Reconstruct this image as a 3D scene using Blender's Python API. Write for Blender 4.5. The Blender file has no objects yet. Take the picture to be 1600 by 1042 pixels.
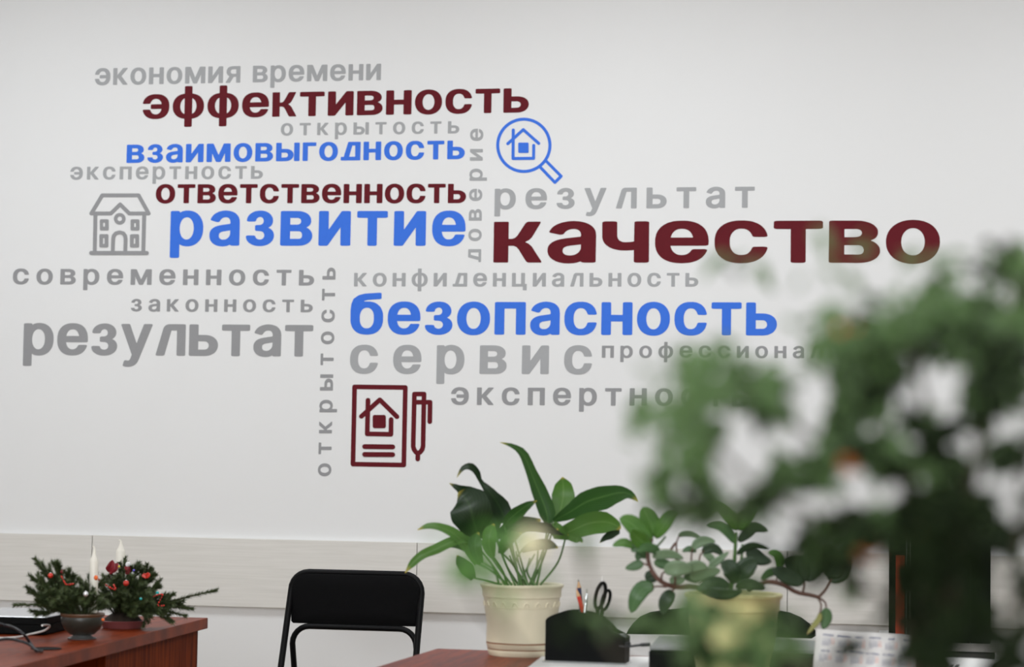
import bpy, bmesh, math, random
from mathutils import Vector, Matrix
random.seed(7)
R = math.radians
SC = bpy.context.scene
COL = SC.collection

# ------------------------------------------------------------------ camera, light, exposure
FPX = 3390.0                       # focal length in pixels of a 1600 wide frame
YAW, PITCH, ROLL = R(10.65), R(3.44), .0155
CAM = Vector((0, -6.867, 1.12))
fwd = Vector((-math.sin(YAW)*math.cos(PITCH), math.cos(YAW)*math.cos(PITCH), math.sin(PITCH)))
_r = fwd.cross(Vector((0, 0, 1))).normalized()
_u = _r.cross(fwd)
CX = _r*math.cos(ROLL) + _u*math.sin(ROLL)
CYV = _u*math.cos(ROLL) - _r*math.sin(ROLL)
cd = bpy.data.cameras.new('camera')
cam = bpy.data.objects.new('camera', cd)
COL.objects.link(cam)
cam.matrix_world = Matrix(((CX.x, CYV.x, -fwd.x, CAM.x), (CX.y, CYV.y, -fwd.y, CAM.y), (CX.z, CYV.z, -fwd.z, CAM.z), (0, 0, 0, 1)))
cd.sensor_width = 36
cd.lens = FPX/1600*36
cd.clip_start = .05
cd.dof.use_dof = True
cd.dof.focus_distance = 5.65
cd.dof.aperture_fstop = 5.3
SC.camera = cam

world = bpy.data.worlds.new('world')
SC.world = world
world.use_nodes = True
world.node_tree.nodes['Background'].inputs[0].default_value = (.9, .95, 1, 1)
world.node_tree.nodes['Background'].inputs[1].default_value = .3

def area(name, loc, rot, sx, sy, power, col):
    l = bpy.data.lights.new(name, 'AREA')
    l.shape = 'RECTANGLE'; l.size = sx; l.size_y = sy; l.energy = power; l.color = col
    o = bpy.data.objects.new(name, l)
    COL.objects.link(o); o.location = loc; o.rotation_euler = rot
    return o

for lx in (-2.7, -.9, .9):
    for ly, pw in ((-1.35, 15), (-4.8, 15)):
        area('ceiling_lamp', (lx, ly, 2.93), (0, 0, 0), .6, .6, pw, (.935, .975, 1))
area('window_daylight', (-.6, -9.3, 1.95), (R(90), 0, 0), 3.2, 1.5, 115, (.935, .975, 1))

SC.view_settings.view_transform = 'Standard'
SC.view_settings.look = 'None'
SC.view_settings.gamma = 1
SC.view_settings.use_curve_mapping = False
SC.view_settings.exposure = 0.31

# ------------------------------------------------------------------ measuring helpers
def ray(u, v): return fwd + CX*((u-800)/FPX) - CYV*((v-521)/FPX)
def at(u, v, d): return CAM + ray(u, v)*d
def on_z(u, v, z):
    q = ray(u, v); return CAM + q*((z-CAM.z)/q.z)
def on_y(u, v, y=0.0):
    q = ray(u, v); return CAM + q*((y-CAM.y)/q.y)
def depth(p): return (Vector(p)-CAM).dot(fwd)

# ------------------------------------------------------------------ materials
def new_mat(name):
    m = bpy.data.materials.new(name); m.use_nodes = True
    nt = m.node_tree
    return m, nt, nt.nodes['Principled BSDF']

def plain(name, col, rough=.5, metal=0, noise=0.0, nscale=40, bump=0.0, spec=.5, trans=0.0, coat=0):
    m, nt, b = new_mat(name)
    b.inputs['Base Color'].default_value = (*col, 1)
    b.inputs['Roughness'].default_value = rough
    b.inputs['Metallic'].default_value = metal
    b.inputs['Specular IOR Level'].default_value = spec
    b.inputs['Transmission Weight'].default_value = trans
    b.inputs['Coat Weight'].default_value = coat
    if noise or bump:
        tc = nt.nodes.new('ShaderNodeTexCoord')
        n = nt.nodes.new('ShaderNodeTexNoise'); n.inputs['Scale'].default_value = nscale; n.inputs['Detail'].default_value = 4
        nt.links.new(tc.outputs['Object'], n.inputs['Vector'])
        if noise:
            mx = nt.nodes.new('ShaderNodeMix'); mx.data_type = 'RGBA'
            mx.inputs['A'].default_value = (*[c*(1-noise) for c in col], 1)
            mx.inputs['B'].default_value = (*[min(1, c*(1+noise)) for c in col], 1)
            nt.links.new(n.outputs['Fac'], mx.inputs['Factor'])
            nt.links.new(mx.outputs['Result'], b.inputs['Base Color'])
        if bump:
            bp = nt.nodes.new('ShaderNodeBump'); bp.inputs['Strength'].default_value = bump; bp.inputs['Distance'].default_value = .002
            nt.links.new(n.outputs['Fac'], bp.inputs['Height']); nt.links.new(bp.outputs['Normal'], b.inputs['Normal'])
    return m

def wood(name, c1, c2, scale, rough, axis_scale, bump=.1, dist=3.0, spec=.5):
    """long streaky grain; axis_scale stretches the noise along the grain"""
    m, nt, b = new_mat(name)
    tc = nt.nodes.new('ShaderNodeTexCoord')
    mp = nt.nodes.new('ShaderNodeMapping'); mp.inputs['Scale'].default_value = axis_scale
    n = nt.nodes.new('ShaderNodeTexNoise'); n.inputs['Scale'].default_value = scale; n.inputs['Detail'].default_value = 8; n.inputs['Distortion'].default_value = dist
    cr = nt.nodes.new('ShaderNodeValToRGB')
    cr.color_ramp.elements[0].color = (*c1, 1); cr.color_ramp.elements[0].position = .32
    cr.color_ramp.elements[1].color = (*c2, 1); cr.color_ramp.elements[1].position = .68
    L = nt.links.new
    L(tc.outputs['Object'], mp.inputs[0]); L(mp.outputs[0], n.inputs['Vector']); L(n.outputs['Fac'], cr.inputs[0]); L(cr.outputs[0], b.inputs['Base Color'])
    b.inputs['Roughness'].default_value = rough
    b.inputs['Specular IOR Level'].default_value = spec
    if bump:
        bp = nt.nodes.new('ShaderNodeBump'); bp.inputs['Strength'].default_value = bump; bp.inputs['Distance'].default_value = .001
        L(n.outputs['Fac'], bp.inputs['Height']); L(bp.outputs['Normal'], b.inputs['Normal'])
    return m

def leaf_mat(name, c1, c2, vein, transl=.35, rough=.4, tipcol=None, nscale=30, ribs=0, tl=None, spec=.35):
    """green blade with translucency; UV u runs across (-1..1 mapped 0..1), v from base to tip"""
    m, nt, b = new_mat(name)
    L = nt.links.new
    tc = nt.nodes.new('ShaderNodeTexCoord')
    n = nt.nodes.new('ShaderNodeTexNoise'); n.inputs['Scale'].default_value = nscale; n.inputs['Detail'].default_value = 3
    L(tc.outputs['Object'], n.inputs['Vector'])
    mx = nt.nodes.new('ShaderNodeMix'); mx.data_type = 'RGBA'
    mx.inputs['A'].default_value = (*c1, 1); mx.inputs['B'].default_value = (*c2, 1)
    L(n.outputs['Fac'], mx.inputs['Factor'])
    uv = nt.nodes.new('ShaderNodeUVMap')
    sp = nt.nodes.new('ShaderNodeSeparateXYZ'); L(uv.outputs[0], sp.inputs[0])
    s1 = nt.nodes.new('ShaderNodeMath'); s1.operation = 'SUBTRACT'; s1.inputs[1].default_value = .5; L(sp.outputs[0], s1.inputs[0])
    s2 = nt.nodes.new('ShaderNodeMath'); s2.operation = 'ABSOLUTE'; L(s1.outputs[0], s2.inputs[0])
    mr = nt.nodes.new('ShaderNodeMapRange'); mr.inputs['From Min'].default_value = .0; mr.inputs['From Max'].default_value = .055
    mr.inputs['To Min'].default_value = .75; mr.inputs['To Max'].default_value = 0; L(s2.outputs[0], mr.inputs['Value'])
    mv = nt.nodes.new('ShaderNodeMix'); mv.data_type = 'RGBA'; mv.inputs['B'].default_value = (*vein, 1)
    L(mr.outputs[0], mv.inputs['Factor']); L(mx.outputs['Result'], mv.inputs['A'])
    last = mv.outputs['Result']
    if ribs:
        # faint side veins running up and outwards
        a = nt.nodes.new('ShaderNodeMath'); a.operation = 'MULTIPLY_ADD'; a.inputs[1].default_value = -1.2; L(s2.outputs[0], a.inputs[0]); L(sp.outputs[1], a.inputs[2])
        w = nt.nodes.new('ShaderNodeMath'); w.operation = 'MULTIPLY'; w.inputs[1].default_value = ribs; L(a.outputs[0], w.inputs[0])
        si = nt.nodes.new('ShaderNodeMath'); si.operation = 'SINE'; L(w.outputs[0], si.inputs[0])
        rm = nt.nodes.new('ShaderNodeMapRange'); rm.inputs['From Min'].default_value = .4; rm.inputs['From Max'].default_value = 1; rm.inputs['To Max'].default_value = .3; L(si.outputs[0], rm.inputs['Value'])
        m3 = nt.nodes.new('ShaderNodeMix'); m3.data_type = 'RGBA'; m3.inputs['B'].default_value = (*vein, 1)
        L(rm.outputs[0], m3.inputs['Factor']); L(last, m3.inputs['A']); last = m3.outputs['Result']
    if tipcol:
        tr = nt.nodes.new('ShaderNodeMapRange'); tr.inputs['From Min'].default_value = .88; tr.inputs['From Max'].default_value = .99; L(sp.outputs[1], tr.inputs['Value'])
        m4 = nt.nodes.new('ShaderNodeMix'); m4.data_type = 'RGBA'; m4.inputs['B'].default_value = (*tipcol, 1)
        L(tr.outputs[0], m4.inputs['Factor']); L(last, m4.inputs['A']); last = m4.outputs['Result']
    L(last, b.inputs['Base Color'])
    b.inputs['Roughness'].default_value = rough
    b.inputs['Specular IOR Level'].default_value = spec
    t = nt.nodes.new('ShaderNodeBsdfTranslucent')
    if tl:
        t.inputs['Color'].default_value = (*tl, 1)
    else:
        L(last, t.inputs['Color'])
    ms = nt.nodes.new('ShaderNodeMixShader'); ms.inputs[0].default_value = transl
    L(b.outputs[0], ms.inputs[1]); L(t.outputs[0], ms.inputs[2]); L(ms.outputs[0], nt.nodes['Material Output'].inputs[0])
    return m

def srgb(r, g, b):
    f = lambda c: c/12.92 if c <= .04045 else ((c+.055)/1.055)**2.4
    return tuple(f(x/255) for x in (r, g, b))

M = {}
M['wall'] = plain('wall_paint', (.80, .80, .80), .85, noise=.012, nscale=3, bump=.03, spec=.2)
M['ceiling'] = plain('ceiling_paint', (.85, .85, .84), .9)
M['floor'] = wood('floor_laminate', (.25, .18, .12), (.36, .27, .19), 3, .45, (1, 8, 1))
M['board'] = wood('pale_board', srgb(214, 211, 205), srgb(224, 221, 216), 5, .55, (.8, 6, 26), .06, .6)
M['gray'] = plain('gray_vinyl', srgb(165, 166, 168), .55, noise=.03, nscale=60, spec=.25)
M['midgray'] = plain('mid_gray_vinyl', srgb(149, 149, 151), .55, noise=.03, nscale=60, spec=.25)
M['blue'] = plain('blue_vinyl', srgb(54, 113, 222), .55, noise=.05, nscale=60, spec=.25)
M['red'] = plain('dark_red_vinyl', srgb(98, 24, 33), .6, noise=.12, nscale=45, spec=.12)
M['desk_x'] = wood('red_brown_wood_top', srgb(92, 30, 6), srgb(136, 54, 14), 6, .42, (14, 1.2, 1.2), .03, 1.2, .12)
M['desk_v'] = wood('red_brown_wood_upright', srgb(74, 24, 5), srgb(132, 54, 15), 5, .6, (3, 14, .8), .05, 1.0, .04)
M['black_metal'] = plain('black_painted_metal', (.003, .003, .0035), .45, spec=.14)
M['black_fabric'] = plain('black_fabric', (.007, .007, .0075), .95, noise=.5, nscale=700, bump=.4, spec=.05)
M['office_fabric'] = plain('charcoal_fabric', (.012, .013, .012), .95, noise=.4, nscale=600, bump=.4, spec=.06)
M['black_plastic'] = plain('black_plastic', (.0035, .004, .004), .55, spec=.07)
M['rubber'] = plain('black_rubber', (.012, .013, .016), .5)
M['white_plastic'] = plain('white_plastic', (.75, .73, .70), .4)
M['cream'] = plain('cream_plastic', srgb(226, 217, 190), .42, noise=.02, nscale=20)
M['cream_line'] = plain('brown_groove', srgb(140, 92, 62), .8)
M['yellow_pot'] = plain('pale_yellow_plastic', srgb(216, 212, 150), .42, noise=.03, nscale=20)
M['soil'] = plain('dark_soil', (.03, .02, .013), .95, noise=.5, nscale=120, bump=.8)
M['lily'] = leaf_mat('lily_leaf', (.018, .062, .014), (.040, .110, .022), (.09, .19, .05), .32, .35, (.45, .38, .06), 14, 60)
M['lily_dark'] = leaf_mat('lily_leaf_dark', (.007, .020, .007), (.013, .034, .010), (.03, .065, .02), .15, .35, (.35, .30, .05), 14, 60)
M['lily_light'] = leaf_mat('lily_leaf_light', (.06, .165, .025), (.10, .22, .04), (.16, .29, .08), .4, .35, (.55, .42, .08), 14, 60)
M['petiole'] = plain('green_petiole', (.055, .13, .025), .45)
M['succ'] = leaf_mat('fleshy_leaf', (.045, .11, .035), (.075, .16, .055), (.10, .19, .07), .15, .38, None, 40)
M['succ_light'] = leaf_mat('fleshy_leaf_pale', (.13, .21, .11), (.20, .28, .17), (.16, .25, .12), .15, .38, None, 40)
M['succ_dark'] = leaf_mat('fleshy_leaf_dark', (.016, .035, .016), (.03, .06, .024), (.03, .06, .02), .1, .4, None, 40)
M['succ_young'] = leaf_mat('fleshy_leaf_young', (.07, .19, .03), (.11, .25, .04), (.15, .3, .08), .3, .4, None, 40)
M['succ_yellow'] = leaf_mat('fleshy_leaf_yellowing', (.22, .25, .06), (.32, .30, .10), (.3, .3, .1), .2, .45, (.45, .30, .14), 40)
M['succ_stem'] = plain('reddish_stem', (.10, .045, .03), .6, noise=.4, nscale=90)
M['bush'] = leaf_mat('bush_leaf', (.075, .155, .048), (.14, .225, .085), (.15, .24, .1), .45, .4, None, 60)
M['bush_shaded'] = leaf_mat('bush_leaf_shaded', (.005, .010, .003), (.012, .021, .006), (.016, .03, .012), .10, .6, None, 60, spec=.08)  # copy of the bush leaf with shade put into its colour
M['bush_lit'] = leaf_mat('bush_leaf_lit', (.075, .21, .035), (.12, .28, .06), (.14, .29, .09), .42, .4, None, 60)  # same leaf for the near sprigs, light put into a brighter green
M['bark'] = plain('brown_bark', (.055, .045, .028), .85, noise=.4, nscale=90)
M['fir'] = plain('fir_needles', (.055, .080, .024), .6, noise=.5, nscale=80)
M['twig'] = plain('fir_twig', (.05, .032, .016), .8)
M['wax'] = plain('white_wax', (.86, .83, .74), .45)
M['bowl'] = plain('dark_glazed_bowl', (.030, .030, .024), .35, noise=.3, nscale=50)
M['bowl_rim'] = plain('brown_bowl_rim', (.12, .06, .03), .4)
M['pewter'] = plain('pewter', (.22, .23, .23), .35, metal=.7)
M['pink'] = plain('dusty_pink_plastic', srgb(150, 84, 84), .5)
M['bead'] = plain('red_bead', (.60, .035, .02), .22)
M['orange_bead'] = plain('orange_bead', (.85, .16, .03), .2)
M['ribbon'] = plain('dark_red_ribbon', (.22, .008, .015), .5)
M['bauble_dark'] = plain('wine_bauble', (.20, .01, .02), .15)
M['teal'] = plain('teal_bead', (.02, .42, .42), .2)
M['yellow'] = plain('yellow_bead', (.70, .60, .05), .3)
M['violet'] = plain('violet_bead', (.16, .12, .70), .3)
M['silver'] = plain('silver_foil', (.85, .87, .88), .25, metal=.6)
M['white_felt'] = plain('white_felt', (.82, .82, .84), .9)
M['gray_lid'] = plain('light_gray_metal_lid', (.52, .53, .55), .22, metal=.5)
M['paper'] = plain('white_paper', (.84, .84, .83), .75)
M['ink'] = plain('navy_ink', (.10, .12, .26), .7)
M['ink_red'] = plain('orange_red_ink', (.80, .28, .18), .7)
M['ink_black'] = plain('black_ink', (.02, .02, .02), .7)
M['pencil_blue'] = plain('navy_pencil_paint', (.018, .028, .085), .3)
M['pencil_red'] = plain('red_pencil_paint', (.62, .025, .018), .3)
M['pencil_wood'] = plain('sharpened_pencil_wood', (.62, .38, .20), .7)
M['lead'] = plain('pencil_lead', (.02, .02, .03), .5)
M['lead_red'] = plain('red_lead', (.62, .30, .22), .6)
M['chrome'] = plain('chrome', (.75, .77, .78), .2, metal=1)
M['clear'] = plain('clear_plastic', (.80, .84, .84), .12, trans=.85)
M['gray_top'] = plain('gray_plastic_top', (.19, .195, .20), .4)
M['orange'] = plain('orange_label', srgb(226, 70, 24), .6)
M['dark_wood'] = plain('dark_cabinet', (.03, .028, .026), .5)
M['cab_top'] = plain('pale_cabinet_top', (.45, .44, .42), .45)
M['petal'] = leaf_mat('cream_petal', (.72, .66, .42), (.80, .74, .52), (.8, .75, .5), .4, .5)
M['bud'] = plain('orange_bud', (.75, .20, .04), .5)
M['white_pot'] = plain('white_glazed_pot', (.7, .7, .68), .3)

# ------------------------------------------------------------------ mesh helpers
class MB:
    def __init__(s): s.v = []; s.f = []; s.m = []; s.uv = {}
    def add(s, vs, fs, mi=0, uvs=None):
        o = len(s.v); s.v += [Vector(p) for p in vs]
        for k, f in enumerate(fs):
            s.f.append([i+o for i in f]); s.m.append(mi)
        if uvs:
            for i, t in enumerate(uvs): s.uv[o+i] = t
        return s
    def box(s, lo, hi, rot=0, c=None, mi=0):
        x0, y0, z0 = lo; x1, y1, z1 = hi
        vs = [Vector(p) for p in ((x0,y0,z0),(x1,y0,z0),(x1,y1,z0),(x0,y1,z0),(x0,y0,z1),(x1,y0,z1),(x1,y1,z1),(x0,y1,z1))]
        if rot or c is not None:
            c = Vector(c or (0, 0, 0)); q = Matrix.Rotation(rot, 3, 'Z')
            vs = [q @ p + c for p in vs]
        return s.add(vs, [(0,3,2,1),(4,5,6,7),(0,1,5,4),(1,2,6,5),(2,3,7,6),(3,0,4,7)], mi)
    def tube(s, pts, rad, n=8, mi=0, cap=True):
        pts = [Vector(p) for p in pts]
        if not hasattr(rad, '__len__'): rad = [rad]*len(pts)
        N = len(pts); t0 = (pts[1]-pts[0]).normalized()
        a = t0.orthogonal().normalized(); vs = []
        for i, p in enumerate(pts):
            t = ((pts[min(i+1, N-1)]-pts[max(i-1, 0)])).normalized()
            a = (a - t*a.dot(t))
            a = a.normalized() if a.length > 1e-6 else t.orthogonal().normalized()
            b = t.cross(a)
            for k in range(n):
                w = 2*math.pi*k/n
                vs.append(p + (a*math.cos(w)+b*math.sin(w))*rad[i])
        fs = []
        for i in range(N-1):
            for k in range(n):
                k2 = (k+1) % n
                fs.append((i*n+k, i*n+k2, (i+1)*n+k2, (i+1)*n+k))
        if cap:
            fs.append(tuple(range(n-1, -1, -1))); fs.append(tuple(range((N-1)*n, N*n)))
        return s.add(vs, fs, mi)
    def lathe(s, prof, c=(0,0,0), n=48, mi=0, mis=None):
        c = Vector(c); o = len(s.v); P = len(prof)
        vs = []
        for (r, z) in prof:
            for k in range(n):
                w = 2*math.pi*k/n
                vs.append(c+Vector((r*math.cos(w), r*math.sin(w), z)))
        s.v += vs
        for i in range(P-1):
            for k in range(n):
                k2 = (k+1) % n
                s.f.append([o+i*n+k, o+i*n+k2, o+(i+1)*n+k2, o+(i+1)*n+k]); s.m.append(mis[i] if mis else mi)
        return s
    def sphere(s, c, r, n=12, mi=0, sq=(1,1,1)):
        c = Vector(c); prof = []
        vs = [c+Vector((0,0,-r*sq[2]))]; fs = []
        m = max(4, n//2)
        for i in range(1, m):
            ph = math.pi*i/m
            for k in range(n):
                w = 2*math.pi*k/n
                vs.append(c+Vector((r*sq[0]*math.sin(ph)*math.cos(w), r*sq[1]*math.sin(ph)*math.sin(w), -r*sq[2]*math.cos(ph))))
        vs.append(c+Vector((0,0,r*sq[2]))); top = len(vs)-1
        for k in range(n):
            k2 = (k+1) % n
            fs.append((0, 1+k2, 1+k))
            for i in range(m-2): fs.append((1+i*n+k, 1+i*n+k2, 1+(i+1)*n+k2, 1+(i+1)*n+k))
            fs.append((1+(m-2)*n+k, 1+(m-2)*n+k2, top))
        return s.add(vs, fs, mi)
    def leaf(s, pts, hw, fold=.25, roll=0, mi=0, ns=12, view=None, thick=0, wav=0):
        """blade along a smooth centre line; the flat side looks towards 'view' turned by roll"""
        C = catmull(pts, ns); W = interp(hw, ns)
        N = len(C); vs = []; uvs = []; fs = []
        for i, p in enumerate(C):
            t = (C[min(i+1, N-1)]-C[max(i-1, 0)]).normalized()
            vd = (view if view is not None else (CAM-p)).normalized()
            nrm = vd - t*vd.dot(t)
            nrm = nrm.normalized() if nrm.length > 1e-5 else t.orthogonal().normalized()
            rl = roll(i/(N-1)) if callable(roll) else roll
            nrm = Matrix.Rotation(rl, 3, t) @ nrm
            sd = t.cross(nrm)
            for q in (-1, -.55, 0, .55, 1):
                w = wav*W[i]*math.sin(i*1.9+q)*abs(q)
                vs.append(p+sd*(q*W[i])+nrm*((abs(q)**1.4)*fold*W[i]+w)); uvs.append((.5+q*.5, i/(N-1)))
        for i in range(N-1):
            for k in range(4):
                fs.append((i*5+k, i*5+k+1, (i+1)*5+k+1, (i+1)*5+k))
        return s.add(vs, fs, mi, uvs)

def catmull(pts, n):
    pts = [Vector(p) for p in pts]
    if len(pts) == 2: return [pts[0].lerp(pts[1], i/n) for i in range(n+1)]
    out = []
    L = len(pts)-1
    for i in range(n+1):
        x = i/n*L; k = min(int(x), L-1); t = x-k
        p0 = pts[max(k-1, 0)]; p1 = pts[k]; p2 = pts[k+1]; p3 = pts[min(k+2, L)]
        out.append(.5*((2*p1)+(p2-p0)*t+(2*p0-5*p1+4*p2-p3)*t*t+(3*p1-p0-3*p2+p3)*t**3))
    return out
def interp(v, n):
    L = len(v)-1; out = []
    for i in range(n+1):
        x = i/n*L; k = min(int(x), L-1); t = x-k
        t = t*t*(3-2*t)*.5+t*.5
        out.append(v[k]*(1-t)+v[k+1]*t)
    return out

ORG = {}
def thing(name, label, cat, loc, group=None):
    o = bpy.data.objects.new(name, None); COL.objects.link(o)
    o.empty_display_size = .05
    o.location = loc; o['label'] = label; o['category'] = cat
    if group: o['group'] = group
    ORG[o.name] = Vector(loc)
    return o
def tag(o, label, cat, group=None, kind=None):
    o['label'] = label; o['category'] = cat
    if group: o['group'] = group
    if kind: o['kind'] = kind
    return o
def obj(name, mb, mats, parent=None, smooth=True, bevel=0, subsurf=0, solid=0, auto=True):
    if not isinstance(mats, (list, tuple)): mats = [mats]
    org = ORG[parent.name] if parent is not None else None
    if org is None:
        lo = Vector([min(p[i] for p in mb.v) for i in range(3)]); hi = Vector([max(p[i] for p in mb.v) for i in range(3)])
        org = Vector(((lo.x+hi.x)/2, (lo.y+hi.y)/2, lo.z))
        loc = org
    else: loc = Vector((0, 0, 0))
    me = bpy.data.meshes.new(name)
    me.from_pydata([tuple(p-org) for p in mb.v], [], mb.f)
    for m in mats: me.materials.append(m)
    if len(mats) > 1:
        me.polygons.foreach_set('material_index', mb.m)
    if mb.uv:
        ul = me.uv_layers.new(name='UVMap')
        for lp in me.loops:
            ul.data[lp.index].uv = mb.uv.get(lp.vertex_index, (0, 0))
    me.update()
    o = bpy.data.objects.new(name, me); COL.objects.link(o)
    o.location = loc; ORG[o.name] = org
    if parent is not None: o.parent = parent
    if smooth:
        for p in me.polygons: p.use_smooth = True
        if auto: me.set_sharp_from_angle(angle=R(40))
    if bevel:
        b = o.modifiers.new('bevel', 'BEVEL'); b.width = bevel; b.segments = 2; b.limit_method = 'ANGLE'
    if solid:
        b = o.modifiers.new('solid', 'SOLIDIFY'); b.thickness = solid; b.offset = 0
    if subsurf:
        b = o.modifiers.new('sub', 'SUBSURF'); b.levels = subsurf; b.render_levels = subsurf
    return o
def struct(name, mb, m, bevel=0):
    o = obj(name, mb, m, bevel=bevel, smooth=False); o['kind'] = 'structure'; return o

# ------------------------------------------------------------------ the room
XL, XR, YB, ZC = -3.75, 3.6, -9.5, 2.95
struct('wall_back', MB().box((XL-.1, 0, 0), (XR+.1, .1, ZC)), M['wall'])
struct('wall_left', MB().box((XL-.1, YB, 0), (XL, 0, ZC)), M['wall'])
struct('wall_right', MB().box((XR, YB, 0), (XR+.1, 0, ZC)), M['wall'])
struct('wall_front', MB().box((XL-.1, YB-.1, 0), (XR+.1, YB, ZC)), M['wall'])
struct('floor', MB().box((XL-.1, YB-.1, -.08), (XR+.1, .1, 0)), M['floor'])
struct('ceiling', MB().box((XL-.1, YB-.1, ZC), (XR+.1, .1, ZC+.08)), M['ceiling'])
# protective board along the wall, four lengths with tight joints
jx = [XL+.005] + [on_y(u, 890).x for u in (146, 653, 1231)] + [1.9, 3.1]
for i in range(len(jx)-1):
    struct('trim_%d' % (i+1), MB().box((jx[i]+.0012, -.018, .640), (jx[i+1]-.0012, -.001, .862)), M['board'], bevel=.0008)

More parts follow.
